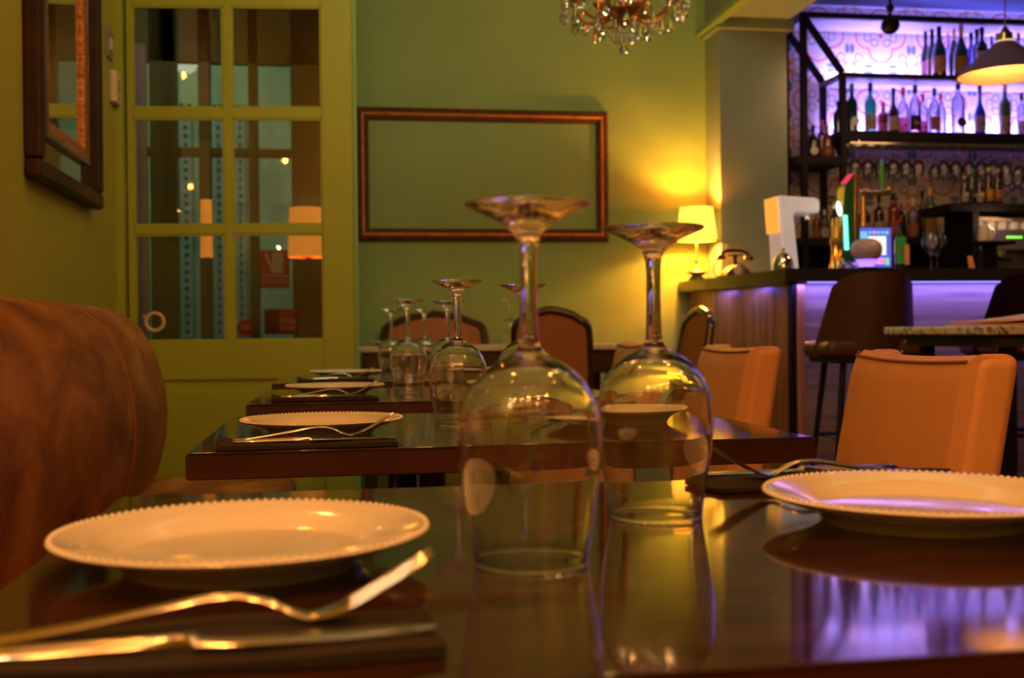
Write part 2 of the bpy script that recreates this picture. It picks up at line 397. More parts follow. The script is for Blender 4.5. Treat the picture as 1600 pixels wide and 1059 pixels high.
box(bm, x0, x3, -.022, .022, top, top+.14, .003); box(bm, x1, x2, -.019, .019, pane_rows[0][0], top, .004)
for a, b in zip(pane_rows, pane_rows[1:]): box(bm, x0, x3, -.018, .018, a[1], b[0], .004)
obj('door_frame', bm, 'doorgreen', droot)
bm = nb(); box(bm, x0, x3, -.008, .012, .10, pane_rows[0][0]-.17); box(bm, x0+.05, x3-.05, -.014, 0, .16, pane_rows[0][0]-.22, .006)
obj('door_panel', bm, 'doorgreen', droot)
for a, b in pane_rows:
    for xa, xb in ((x0, x1), (x2, x3)):
        bm = nb(); box(bm, xa-.003, xb+.003, -.003, .003, a-.003, b+.003); obj('pane', bm, 'pane', droot)
        bm = nb()
        for q in ((xa, xa+.008, a, b), (xb-.008, xb, a, b), (xa, xb, a, a+.008), (xa, xb, b-.008, b)): box(bm, q[0], q[1], -.014, -.003, q[2], q[3])
        obj('glazing_bead', bm, 'doorgreen', droot)
hx, hz = dx(245)[0], dz(245, 503)
bm = nb(); tube(bm, [(hx+.038*math.cos(t*PI/12), -.045, hz+.038*math.sin(t*PI/12)) for t in range(24)], .0085, 8, True)
tube(bm, [(hx-.04, -.045, hz+.02), (hx-.055, -.02, hz+.025)], .008, 8)
obj('door_handle', bm, mat('cream_handle', (.66, .48, .25), .4), droot)
VY = 6.9
struct('wall_partition', box(nb(), pR.x-.05, pR.x+.02, DY+.03, VY+.1, 0, ZC), 'green')
struct('wall_header', box(nb(), 0, LW, -.05, .05, top+.14, ZC), 'green2', loc=(pL.x, pL.y, 0), rot=(0, 0, ang))
# vestibule beyond the glass
VY = 6.9
struct('wall_vestibule', box(nb(), XL-.7, XL-.6, 5.2, VY, 0, ZC), 'column')
struct('ceiling_vestibule', box(nb(), XL-.7, .1, 5.1, VY+.1, ZC, ZC+.1), 'ceil')
d2 = bpy.data.objects.new('door_2', None); C.objects.link(d2); d2.location = (0, VY, 0); d2['kind'] = 'structure'
def vx(u): return xy(u, 300, VY)
bm = nb()
for a, b in ((236, 279), (312, 331), (390, 405), (456, 560)): box(bm, vx(a), vx(b), -.03, .03, 0, ZC)
for v0, v1 in ((232, 246), (540, 600)): box(bm, vx(210), vx(560), -.02, .02, zy(350, v1, VY), zy(350, v0, VY))
box(bm, vx(100), vx(560), -.03, .04, zy(350, 100, VY), ZC)
obj('door_frame', bm, mat('olive_frame_paint', (.19, .19, .05), .5), d2)
bm = nb(); box(bm, vx(100), vx(560), -.004, .004, 0, zy(350, 100, VY)); obj('pane', bm, 'pane', d2)
bm = nb(); box(bm, vx(205), vx(234), -.10, -.04, 0, 2.6, .01)
for k in range(3): box(bm, vx(207+9*k), vx(212+9*k), -.13, -.09, 0, 2.6, .01)
obj('jamb', bm, mat('pale_lilac_jamb', (.62, .50, .62), .5), d2)
# street facade across from the entrance
bm = nb(); box(bm, -5, 2.2, 9.6, 9.8, 0, 6)
fac = mat('teal_facade', (.34, .40, .28), .8, var=.15, vscale=3); struct('wall_street', bm, fac)
sh = mat('grey_blue_shutter', (.26, .30, .27), .7, var=.1)
for i, (a, b) in enumerate(((282, 300), (334, 350), (368, 384))):
    t = thing('window_shutter', ['grey blue louvred shutter across the street, seen left of the entrance mullion', 'grey blue louvred shutter across the street, seen in the middle of the entrance glass', 'grey blue louvred shutter across the street, right of the other two'][i], 'shutter', (xy(a, 300, 9.55), 9.58, .6), group='street shutters')
    W_ = xy(b, 300, 9.55)-xy(a, 300, 9.55); bm = nb()
    for q in ((0, .03, 0, 2.2), (W_-.03, W_, 0, 2.2), (0, W_, 0, .05), (0, W_, 2.15, 2.2)): box(bm, q[0], q[1], -.04, 0, q[2], q[3])
    obj('shutter_frame', bm, sh, t); bm = nb()
    for k in range(30): box(bm, .03, W_-.03, -.03, 0, .06+k*.07, .10+k*.07)
    obj('louvre_panel', bm, sh, t)

# ---- text helper
def text(s, size, parent, loc, m, name='lettering', rot=(PI/2, 0, 0), ext=.0006):
    cu_ = bpy.data.curves.new(name, 'FONT'); cu_.body = s; cu_.size = size; cu_.extrude = ext; cu_.align_x = 'CENTER'; cu_.align_y = 'CENTER'
    t = bpy.data.objects.new(name, cu_); C.objects.link(t); dg = bpy.context.evaluated_depsgraph_get()
    me = bpy.data.meshes.new_from_object(t.evaluated_get(dg)); bpy.data.objects.remove(t)
    me.materials.clear(); me.materials.append(M[m] if isinstance(m, str) else m)
    o = bpy.data.objects.new(name, me); C.objects.link(o); o.parent = parent; o.location = loc; o.rotation_euler = rot; return o
def sign(name, label, u0_, u1_, v0_, v1_, Y, m, parts):
    p = at_y((u0_+u1_)/2, v1_, Y); W_ = xy(u1_, v0_, Y)-xy(u0_, v0_, Y); H_ = zy(u0_, v0_, Y)-p.z
    t = thing(name, label, 'sign', p); obj('sign_panel', box(nb(), -W_/2, W_/2, -.004, .004, 0, H_), m, t); parts(t, W_, H_); return t
sred = mat('sign_red', (.62, .06, .03), .5); sdark = mat('sign_dark_red', (.22, .015, .015), .5)
def p1(t, W_, H_):
    bm = nb(); box(bm, -W_*.10, W_*.28, -.007, -.004, H_*.40, H_*.95, .002); prism(bm, [(-W_*.35, H_*.9), (-W_*.25, H_*.92), (-W_*.05, H_*.45), (-W_*.12, H_*.42)], 'y', -.007, -.004)
    obj('pictogram', bm, 'whitelabel', t); bm = nb(); box(bm, -W_/2, W_/2, -.0065, -.004, H_*.31, H_*.34); obj('divider_line', bm, 'whitelabel', t)
    text('EXTINTOR', W_*.205, t, (0, -.006, H_*.17), 'whitelabel')
sign('fire_extinguisher_sign', 'red extinguisher sign with white pictogram and lettering, behind the glazed door', 407, 453, 391, 450, VY-.05, sred, p1)
def p2(t, W_, H_):
    bm = nb(); box(bm, -W_*.06, W_*.42, -.006, -.004, H_*.10, H_*.95); obj('red_patch', bm, sred, t)
    text('WiFi', W_*.24, t, (W_*.17, -.008, H_*.52), 'whitelabel'); text('Gratis', W_*.14, t, (W_*.17, -.008, H_*.24), 'whitelabel')
sign('internet_sign', 'dark red sign reading WiFi Gratis, behind the glazed door under the extinguisher sign', 413, 467, 483, 522, VY-.12, sdark, p2)
p = at_y(384, 512, VY-.05); bm = nb(); lathe(bm, [(0, -.003), (.052, -.003), (.052, .003), (0, .003)], 32)
st = thing('round_sticker', 'round red sticker low on the entrance glass, left of the WiFi sign', 'sticker', p)
obj('sticker_disc', bm, sred, st, rot=(PI/2, 0, 0)); bm = nb(); box(bm, -.03, .03, -.006, -.003, -.006, .002); box(bm, -.022, .022, -.006, -.003, .012, .018); obj('white_print', bm, 'whitelabel', st)

# added shade lamps standing in for lamp reflections in the door glass
shade_or = emis('orange_shade_reflection', (1.0, .30, .035), .55)
def reflection_lamp(u0_, u1_, v0_, v1_, Y, label, watt, grp=None):
    p = at_y((u0_+u1_)/2, v1_, Y); r = (xy(u1_, v0_, Y)-xy(u0_, v0_, Y))/2; h = zy(u0_, v0_, Y)-p.z
    t = thing('lamp_reflection', label, 'lamp', p)
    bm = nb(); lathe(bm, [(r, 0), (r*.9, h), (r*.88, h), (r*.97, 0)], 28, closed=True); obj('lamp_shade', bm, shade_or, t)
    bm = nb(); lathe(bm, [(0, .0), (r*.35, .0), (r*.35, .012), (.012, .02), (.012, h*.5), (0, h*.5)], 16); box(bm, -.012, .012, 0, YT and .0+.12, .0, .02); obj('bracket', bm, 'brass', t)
    bm = nb(); ball(bm, (r*.3, -r*.2, h*.45), min(.03, r*.4)); obj('bulb', bm, emis('reflection_bulb', (1, .5, .12), 30), t)
    point('reflection_light', p+Vector((0, -.02, h+.06)), watt, WARM, .03)
reflection_lamp(450, 512, 325, 402, 5.9, 'orange drum shade standing in for a lamp reflection in the lower right panes of the glazed door', .8)
reflection_lamp(313, 333, 312, 402, 6.2, 'narrow orange shade standing in for a reflection in the lower left panes of the glazed door', .3)

# ------------------------------------------------------------------ wall mirror on the left wall
def wall_rect(bm, y0, y1, z0, z1, w_, xa, xb, bev=.006):
    for q in ((y0, y1, z0, z0+w_), (y0, y1, z1-w_, z1), (y0, y0+w_, z0+w_, z1-w_), (y1-w_, y1, z0+w_, z1-w_)):
        box(bm, xa, xb, q[0], q[1], q[2], q[3], bev)
my0, my1, mz0, mz1 = 3.60, 4.54, 1.385, 2.80
t = thing('wall_mirror', 'tall mirror in a dark frame with a copper beaded inner border on the olive wall', 'mirror', (XL, (my0+my1)/2, mz0))
cy = (my0+my1)/2; a, b, h = my0-cy, my1-cy, mz1-mz0
bm = nb(); wall_rect(bm, a, b, 0, h, .06, 0, .055, .014); obj('outer_frame', bm, mat('black_brown_wood', (.030, .010, .006), .5, spec=.25, var=.3), t)
bm = nb(); wall_rect(bm, a+.06, b-.06, .06, h-.06, .09, .012, .016, 0); obj('mirror_border', bm, 'mirror', t)
bm = nb(); wall_rect(bm, a+.148, b-.148, .148, h-.148, .020, .012, .036, .005); obj('inner_frame', bm, 'darkwood', t)
bm = nb(); wall_rect(bm, a+.168, b-.168, .168, h-.168, .04, .012, .030, .005); obj('beaded_border', bm, 'copper', t)
bm = nb(); box(bm, .012, .015, a+.2, b-.2, .2, h-.2); obj('mirror_glass', bm, 'mirror', t)
p = at_x(175, 162, XL)
t = thing('thermostat', 'ivory thermostat box on the olive wall between the mirror and the glazed door', 'thermostat', p)
hh = .135; obj('housing', box(nb(), 0, .028, -.05, .05, 0, hh, .006), 'thermo', t)
obj('display', box(nb(), .026, .0295, -.012, .03, hh*.35, hh*.75, .001), 'grey', t)
obj('button', box(nb(), .026, .031, -.01, .02, hh*.12, hh*.22, .001), 'grey', t)
p = at_x(169, 92, XL)
t = thing('light_switch', 'small dark plate on the olive wall above the thermostat', 'switch', p)
obj('switch_plate', box(nb(), 0, .012, -.05, .05, 0, .12, .003), 'grey', t); obj('rocker', box(nb(), .010, .017, -.02, .02, .035, .085, .002), 'thermo', t)

# ------------------------------------------------------------------ empty picture frame on the back wall
fx0, fx1 = xy(557, 270, YB-.03), xy(951, 270, YB-.03); fz0, fz1 = zy(750, 376, YB-.03), zy(750, 170, YB-.03)
t = thing('picture_frame', 'empty carved wooden picture frame hung on the green back wall', 'frame', ((fx0+fx1)/2, YB, fz0))
FW, FH = fx1-fx0, fz1-fz0
def moulding(bm, x0, x1, z0, z1, prof):
    rings = []
    for sx, sz, X, Z in ((1, 1, x0, z0), (-1, 1, x1, z0), (-1, -1, x1, z1), (1, -1, x0, z1)):
        rings.append([bm.verts.new((X+sx*i, -hgt, Z+sz*i)) for i, hgt in prof])
    n = len(prof)
    for k in range(4):
        a, b = rings[k], rings[(k+1) % 4]
        for i in range(n): bm.faces.new((a[i], a[(i+1) % n], b[(i+1) % n], b[i]))
    bmesh.ops.recalc_face_normals(bm, faces=bm.faces)
bm = nb(); moulding(bm, -FW/2, FW/2, 0, FH, [(0, .0), (0, .024), (.006, .034), (.014, .038), (.024, .034), (.030, .028), (.030, 0)]); obj('carved_moulding', bm, 'carved', t)
bm = nb(); moulding(bm, -FW/2, FW/2, 0, FH, [(.030, .0), (.030, .030), (.035, .033), (.040, .030), (.043, .026), (.043, 0)]); obj('gilt_moulding', bm, 'gilt', t)
bm = nb(); moulding(bm, -FW/2, FW/2, 0, FH, [(.043, .0), (.043, .024), (.056, .020), (.070, .010), (.070, 0)]); obj('inner_lip', bm, 'carved', t)

# ------------------------------------------------------------------ banquette
BX = -.50
prof = [(a_+(.03 if a_ > -.9 else 0), b_+(.010 if b_ > .8 else 0)) for a_, b_ in [(-.93+.02, .10), (-.93+.02, .93), (-.86, .965), (-.78, .975), (-.70, .972), (-.64, .955), (-.59, .91), (-.55, .84), (-.525, .76), (-.515, .68), (-.52, .60), (-.54, .52), (-.56, .46), (-.56, .10)]]
BY0, BY1 = -1.2, 3.55
bn = thing('banquette', 'long rust brown suede banquette along the olive wall', 'bench', (XL+.2, (BY0+BY1)/2, 0))
bm = nb(); cx, cyy = XL+.2, (BY0+BY1)/2; rings = []
ys = [BY0] + [BY0+.35*k for k in range(1, 13)] + [3.40, 3.46, 3.50, 3.53, 3.55]
ins = [0]*13 + [0, .008, .022, .045, .08]
for y, s in zip(ys, ins):
    ring = []
    for px_, pz_ in prof:
        zc_ = .5
        ring.append(bm.verts.new((px_-s*(1 if px_ > -.8 else 0)-cx, y-cyy, pz_ - s*(1.0 if pz_ > .85 else 0))))
    rings.append(ring)
for a, b in zip(rings, rings[1:]):
    for k in range(len(prof)): bm.faces.new((a[k], a[(k+1) % len(prof)], b[(k+1) % len(prof)], b[k]))
bm.faces.new(rings[0]); bm.faces.new(rings[-1][::-1]); bmesh.ops.recalc_face_normals(bm, faces=bm.faces)
bk = obj('backrest', bm, 'suede', bn, sharp=60)
bm = nb(); box(bm, -.56-cx, -.12-cx, BY0-cyy, BY1-.02-cyy, .34, .47, .04, 4); obj('seat', bm, 'suede', bn)
bm = nb(); box(bm, -.56-cx, -.16-cx, BY0-cyy, BY1-.03-cyy, .0, .34, .005); obj('plinth', bm, 'darkwood', bn)
for sy in (.25, 1.55, 2.85):
    bm = nb(); tube(bm, [(px_+.002-cx, sy-cyy, pz_) for px_, pz_ in prof[3:13]], .0035, 6); obj('seam', bm, 'seam', bn)

# ------------------------------------------------------------------ dining tables
TZ = .748
def make_table(label):
    t = thing('dining_table', label, 'table', group='dark dining tables in a row')
    L_, D_ = .85, .62
    bm = nb(); box(bm, -L_/2, L_/2, -D_/2, D_/2, TZ-.036, TZ, .0015, 2); obj('tabletop', bm, 'table', t)
    bm = nb()
    for q in ((-L_/2-.001, L_/2+.001, -D_/2-.0015, -D_/2+.003), (-L_/2-.001, L_/2+.001, D_/2-.003, D_/2+.0015)): box(bm, q[0], q[1], q[2], q[3], TZ-.0345, TZ-.005)
    for s in (-1, 1): box(bm, s*(L_/2+.001)-.002, s*(L_/2+.001)+.002, -D_/2, D_/2, TZ-.0345, TZ-.003)
    obj('edge_band', bm, 'tabledge', t)
    bm = nb(); lathe(bm, [(0, .03), (.04, .03), (.035, .06), (.032, .66), (.045, .70), (.12, .712), (0, .712)], 24); obj('pedestal', bm, 'black', t)
    bm = nb(); box(bm, -.26, .26, -.035, .035, 0, .03, .006); box(bm, -.035, .035, -.22, .22, 0, .03, .006); obj('base', bm, 'black', t)
    return t
TX = .225
tabs = [(.79, 'nearest dark varnished table, with two upturned wine glasses in the foreground'), (1.795, 'second dark varnished table from the front, with its near edge showing across the picture'),
        (2.79, 'third dark varnished table from the front, between the rows of upturned glasses'), (3.80, 'fourth and farthest dark varnished table of the row by the banquette')]
T0 = make_table(tabs[0][1]); T0.location = (TX, tabs[0][0], 0)
for y, l in tabs[1:]: dup(T0, (TX+.012, y, 0), 0, l)
T0.location.x = TX-.0

# ---- wine glass
outer = [(.0376, 0.0012), (.0385, .010), (.0425, .035), (.0459, .058), (.0472, .078), (.0460, .096), (.0415, .110), (.0340, .121), (.0240, .1295), (.0150, .1345), (.0095, .1385), (.0068, .144), (.0060, .160), (.0058, .185), (.0062, .203), (.0082, .2130), (.0150, .2205), (.027, .2270), (.0395, .2322)]
inner = [(.0361, 0.0012), (.0375, .010), (.0414, .035), (.0448, .058), (.0461, .078), (.0449, .096), (.0403, .109), (.0325, .1195), (.0215, .1275), (.010, .1315), (0, .1325)]
def wg_mesh(seg=56, n=4):
    bm = nb(); o_ = [(v.x, v.y) for v in spline([(a, b, 0) for a, b in outer], n)]
    i_ = [(max(v.x, 0), v.y) for v in spline([(a, b, 0) for a, b in inner], n)]
    foot = [(.0412, .2335), (.0414, .2346), (.0405, .2352), (.025, .2344), (.010, .2340), (0, .2340)]
    lathe(bm, [(0, i_[-1][1])] + i_[::-1][1:] + [(.0362, .0007), (.0365, .0002), (.0370, 0.0), (.0375, .0003), (.0378, .0009)] + o_[2:] + foot, seg); return bm
G0 = tag(obj('wine_glass', wg_mesh(), 'wine', loc=(.1255, .722, TZ+.0005), sharp=70), 'nearest and largest upturned wine glass on the first table', 'wine glass', 'upturned wine glasses on the dining tables')
for (x, y, l) in [(.256, .880, 'second upturned wine glass of the first table, in front of the table lamp'),
                  (.197, 1.807, 'upturned wine glass on the second table, left of the tall near stem'),
                  (.335, 1.985, 'upturned wine glass on the second table, partly behind the stem of the nearest glass'),
                  (.184, 2.850, 'upturned wine glass on the third table, on the left of its pair'),
                  (.300, 2.990, 'upturned wine glass on the third table, behind the second table glass'),
                  (.195, 3.900, 'leftmost upturned wine glass, on the farthest table'),
                  (.320, 4.020, 'upturned wine glass on the farthest table, in front of the cane chair back')]:
    dup(G0, (x, y, TZ+.0005), 0, l)

# ---- plates
def plate_bm():
    R = .121; bm = nb()
    pr = [(0, .0045), (.066, .0045), (.070, .002), (.073, .0), (.076, .0), (.078, .004), (.086, .0095), (.100, .0145), (.116, .0195), (R-.001, .0215), (R+.001, .0232), (R-.001, .0245), (.116, .0232), (.103, .0195), (.090, .0155), (.082, .0105), (.074, .0085), (0, .0080)]
    lathe(bm, pr, 96)
    for k in range(120):
        a = 2*PI*k/120; g = bmesh.ops.create_icosphere(bm, subdivisions=1, radius=.0020)
        for v in g['verts']: v.co += Vector((R*math.cos(a)*.99, R*math.sin(a)*.99, .0238))
    return bm
P0 = tag(obj('dinner_plate', plate_bm(), 'white', loc=(-.060, .757, TZ+.0005), sharp=60), 'white plate with a beaded rim in the left foreground of the first table', 'plate', 'white plates laid on the dining tables')
for (x, y, l) in [(.452, .815, 'white plate with a beaded rim at the right of the first table, catching violet reflections'),
                  (-.02, 1.71, 'white plate on the banquette side of the second table'),
                  (.47, 1.80, 'white plate on the chair side of the second table, seen through the glasses'),
                  (0, 2.80, 'white plate on the banquette side of the third table'), (.46, 2.83, 'white plate on the chair side of the third table'),
                  (.035, 3.83, 'white plate on the banquette side of the farthest table'), (.48, 3.83, 'white plate on the chair side of the farthest table')]:
    dup(P0, (x, y, TZ+.0005), random.uniform(0, 3), l)

# ---- napkin, knife and fork; local x runs from handle end (0) to tips (.215)
def napkin_bm():
    bm = nb(); nx, ny = 18, 8; L_, W_ = .235, .078
    def zf(i, j, top):
        x = i/nx; y = j/ny
        z = .0008 if not top else .0085 + .0012*math.sin(x*9+y*3)
        if top and x < .12: z += .010*(1-x/.12)**2*(y)
        if (i in (0, nx) or j in (0, ny)) and top: z -= .003
        return z
    V = [[[bm.verts.new((-.015+L_*i/nx + .002*math.sin(j*1.3), -W_/2+W_*j/ny + .0015*math.sin(i*.8), zf(i, j, t))) for j in range(ny+1)] for i in range(nx+1)] for t in (0, 1)]
    for t in (0, 1):
        for i in range(nx):
            for j in range(ny): bm.faces.new((V[t][i][j], V[t][i+1][j], V[t][i+1][j+1], V[t][i][j+1]))
    per = [(i, 0) for i in range(nx)] + [(nx, j) for j in range(ny)] + [(i, ny) for i in range(nx, 0, -1)] + [(0, j) for j in range(ny, 0, -1)]
    for k in range(len(per)):
        a, b = per[k], per[(k+1) % len(per)]; bm.faces.new((V[0][a[0]][a[1]], V[0][b[0]][b[1]], V[1][b[0]][b[1]], V[1][a[0]][a[1]]))
    bmesh.ops.recalc_face_normals(bm, faces=bm.faces); return bm
def fork_bm():
    L_ = .215; pts = [(0, .036), (.012, .029), (.025, .0215), (.038, .0145), (.050, .0095), (.061, .0075), (.070, .0100), (.080, .0150), (.094, .0185), (.112, .0180), (.135, .0140), (.165, .0090), (.195, .0055), (.215, .0040)]
    sp = [(v.x, v.y) for v in spline([(a, b, 0) for a, b in pts], 4)]
    bm = nb()
    def wd(t):
        for (a, wa), (b, wb) in zip(W, W[1:]):
            if a <= t <= b: return wa+(wb-wa)*(t-a)/(b-a)
        return W[-1][1]
    W = [(.040, .0120), (.050, .0115), (.060, .0080), (.070, .0038), (.094, .0030), (.13, .0040), (.17, .0070), (.20, .0090), (.212, .0075), (.2151, .0030)]
    loft(bm, [((L_-t, 0, z), wd(t), .0014 if t < .065 else .0021) for t, z in sp if t >= .0399])
    for k in range(4):
        yy = (k-1.5)*.0062
        loft(bm, [((L_-t, yy*(1 if t > .01 else .95), z), .0018 if t > .004 else .0008, .0010) for t, z in sp if t <= .0445])
    return bm
def knife_bm():
    bm = nb(); loft(bm, [((0, 0, .006), .0030, .0020), ((.004, 0, .006), .0080, .0034), ((.03, 0, .006), .0078, .0036), ((.075, 0, .0062), .0062, .0040), ((.095, 0, .0062), .0048, .0042), ((.100, 0, .0062), .0062, .0044), ((.104, 0, .0062), .0080, .0018), ((.13, -.001, .0062), .0098, .0013), ((.17, -.001, .0062), .0100, .0012), ((.198, .001, .0062), .0080, .0011), ((.213, .004, .0062), .0030, .0008)]); return bm
K0 = F0 = N0 = None
SETS = [(-.172, .548, 0, 'on the near left of the first table', 'in the left foreground'), (.565, 1.035, PI, 'behind the right hand plate of the first table', 'beyond the right hand plate'),
        (-.140, 1.528, 0, 'on the near left of the second table', 'in front of the second table plate'), (-.125, 2.56, 0, 'on the near left of the third table', 'in front of the third table plate'), (-.10, 3.56, 0, 'on the near left of the farthest table', 'in front of the farthest plate'),
        (.565, 2.03, PI, 'behind the right hand plate of the second table', 'beyond the second right hand plate')]
for i, (x, y, rz, l, l2) in enumerate(SETS):
    zt = TZ+.0003; s = 1 if rz == 0 else -1
    if i == 0:
        N0 = tag(obj('napkin', napkin_bm(), 'napkin', loc=(x, y, zt), rot=(0, 0, rz+.03)), 'dark folded napkin '+l, 'napkin', 'dark napkins under the cutlery')
        K0 = tag(obj('knife', knife_bm(), 'steel', loc=(x+.006, y-.022, zt+.0045), rot=(0, 0, rz+.03), sharp=50), 'steel knife lying on the dark napkin '+l2, 'knife', 'knives laid on the napkins')
        F0 = tag(obj('fork', fork_bm(), 'steel', loc=(x+.004, y+.006, zt+.0055), rot=(0, 0, rz+.03), sharp=50), 'steel fork with upturned tines resting '+l2, 'fork', 'forks laid on the napkins')
    else:
        dup(N0, (x, y, zt), rz+.03, 'dark folded napkin '+l)
        dup(K0, (x+.006*s, y-.022*s, zt+.0045), rz+.03, 'steel knife lying on the dark napkin '+l2)
        dup(F0, (x+.004*s, y+.006*s, zt+.0055), rz+(.03 if rz == 0 else .10), 'steel fork with upturned tines resting '+l2)

# ------------------------------------------------------------------ peach leather chairs (face the tables, local -x)
def make_chair(label):
    t = thing('dining_chair', label, 'chair', group='peach leather chairs at the dining tables')
    h0, h1, hw = .46, .851, .262
    bm = nb(); n = 16; rings = []
    # padded back panel: gently hollowed top edge
    secs = []
    for i in range(n+1):
        y = -hw+.006+(2*hw-.012)*i/n; s = (2*i/n-1); tz = h1+.005-.006*(1-s*s)
        bulge = .010*(1-s*s)
        secs.append([(.004-bulge, y, h0), (.0-bulge, y, h0+.10), (.0-bulge, y, (h0+tz)/2), (.002-bulge, y, tz-.05), (.008-bulge*.6, y, tz-.014), (.022, y, tz), (.060, y, tz-.004), (.074, y, tz-.02), (.074, y, h0)])
    R_ = [[bm.verts.new(p) for p in s] for s in secs]
    for a, b in zip(R_, R_[1:]):
        for k in range(len(a)): bm.faces.new((a[k], a[(k+1) % len(a)], b[(k+1) % len(a)], b[k]))
    bm.faces.new(R_[0]); bm.faces.new(R_[-1][::-1]); bmesh.ops.recalc_face_normals(bm, faces=bm.faces)
    def lean(b_):
        for v in b_.verts: v.co.x += (v.co.z-h1)*.17
        return b_
    bk = obj('backrest', lean(bm), 'peach', t, sharp=50)
    bm = nb(); tube(bm, [(.007-.006*(1-(2*i/n-1)**2), -hw+.006+(2*hw-.012)*i/n, h1-.005-.006*(1-(2*i/n-1)**2)) for i in range(n+1)], .0026, 6); obj('piping', lean(bm), 'seam', bk)
    for s in (-1, 1):
        bm = nb(); box(bm, .020, .094, min(s*hw, s*(hw-.05)), max(s*hw, s*(hw-.05)), h0-.02, h1+.006, .022, 5); obj('side_bolster', lean(bm), 'peach', t, sharp=60)
    bm = nb(); box(bm, -.52, -.05, -.245, .245, .36, .47, .035, 5); obj('seat', bm, 'peach', t, sharp=60)
    for sx in (-.46, -.06):
        for sy in (-.20, .20):
            bm = nb(); lathe(bm, [(0, 0), (.014, 0), (.022, .36), (0, .36)], 12); obj('leg', bm, 'darkwood', t, loc=(sx, sy, 0))
    return t
CH = [(.995, 1.86, .13, 'peach leather chair at the second table, nearest and largest, behind the right plate'), (1.020, 2.87, .10, 'peach leather chair at the third table, seen above the end of the second table'), (1.045, 3.93, .08, 'peach leather chair at the farthest table, partly hidden behind an upturned glass')]
c0 = make_chair(CH[0][3]); c0.location = (CH[0][0], CH[0][1], 0); c0.rotation_euler = (0, 0, -CH[0][2])
for x, y, a, l in CH[1:]: dup(c0, (x, y, 0), -a, l)
# small scuff on the nearest chair
bm = nb(); tube(bm, [(-.0045, -.02, .79), (-.0055, -.02, .775)], .0022, 6); tube(bm, [(-.0045, -.026, .782), (-.0045, -.014, .783)], .0015, 6)
s_ = obj('scuff_mark', bm, 'seam', c0)

# ------------------------------------------------------------------ back table and cane chairs
t = thing('side_table', 'long table with a pale top standing along the green back wall', 'table', (.80, 5.86, 0))
bm = nb(); box(bm, -.70, .70, -.24, .24, .80, .83, .008, 3); obj('tabletop', bm, 'creamlabel', t)
bm = nb(); box(bm, -.66, .66, -.21, .21, .68, .80, .004); obj('apron', bm, 'darkwood', t)
for sx in (-.62, .62):
    for sy in (-.18, .18): obj('leg', box(nb(), sx-.025, sx+.025, sy-.025, sy+.025, 0, .68, .004), 'darkwood', t)
tag(dup(P0, (.30, 5.80, .8305), 0), 'small looking white plate on the pale topped table at the back wall', 'plate', 'white plates laid on the dining tables')
tag(dup(N0, (.95, 5.72, .8305), 0), 'dark folded napkin on the pale topped table at the back wall', 'napkin', 'dark napkins under the cutlery')
g_ = dup(G0, (xy(797, 500, 5.85), 5.85, .8305), 0, 'upturned wine glass on the pale topped table at the back wall')

def make_cane(label, W_=.46, H_=1.0):
    """facing local -y: the back of the chair is the side at y=0 facing +y"""
    t = thing('cane_chair', label, 'chair', group='cane backed chairs around the back table')
    w2 = W_/2
    out = [(-w2+.03, .45), (-w2, .62), (-w2, .86), (-w2+.015, .93), (-w2+.06, .955), (-w2+.10, .975), (-.06, H_-.008), (0, H_), (.06, H_-.008), (w2-.10, .975), (w2-.06, .955), (w2-.015, .93), (w2, .86), (w2, .62), (w2-.03, .45)]
    pts = spline([(x, .10*(z-.45)/.55, z) for x, z in out], 5)
    bm = nb(); tube(bm, pts, .021, 8); tube(bm, [pts[0], pts[-1]], .018, 8); obj('back_frame', bm, 'darkwood', t)
    bm = nb(); A = [bm.verts.new((p.x*.97, p.y-.006, p.z-.008)) for p in pts]; B = [bm.verts.new((p.x*.97, p.y+.006, p.z-.008)) for p in pts]
    bm.faces.new(A[::-1]); bm.faces.new(B)
    for i in range(len(pts)): j = (i+1) % len(pts); bm.faces.new((A[i], A[j], B[j], B[i]))
    bmesh.ops.recalc_face_normals(bm, faces=bm.faces); obj('cane_panel', bm, 'cane', t)
    bm = nb(); tube(bm, [(-w2+.03, .065, .80), (w2-.03, .065, .80)], .006, 6); obj('cross_rail', bm, 'darkwood', t)
    bm = nb(); box(bm, -w2+.01, w2-.01, -.38, .02, .40, .455, .02, 3); obj('seat', bm, 'cane', t)
    for sx in (-1, 1):
        bm = nb(); tube(bm, [(sx*(w2-.04), -.34, .41), (sx*(w2-.035), -.35, .2), (sx*(w2-.045), -.36, 0)], [.020, .017, .012], 8); obj('leg', bm, 'darkwood', t)
        bm = nb(); tube(bm, [(sx*(w2-.03), .0, .46), (sx*(w2-.035), .03, .2), (sx*(w2-.02), .09, 0)], [.020, .018, .013], 8); obj('leg', bm, 'darkwood', t)
    return t
k0 = make_cane('dark framed cane chair behind the glasses, left one of the two near the empty frame'); k0.location = (.50, 5.36+.74, 0); k0.rotation_euler = (0, 0, PI)
k0.location = (.555, 6.20, 0); k0.rotation_euler = (0, 0, 0)
kk = dup(k0, (1.06, 5.40, 0), PI-.30, 'dark framed cane chair with its tall back to us, in the middle of the picture'); kk.scale = (.80, 1, 1)
dup(k0, (1.725, 5.44, 0), -1.60, 'dark framed cane chair turned side on beside the end of the bar')
k0.scale = (1.22, 1, 1)

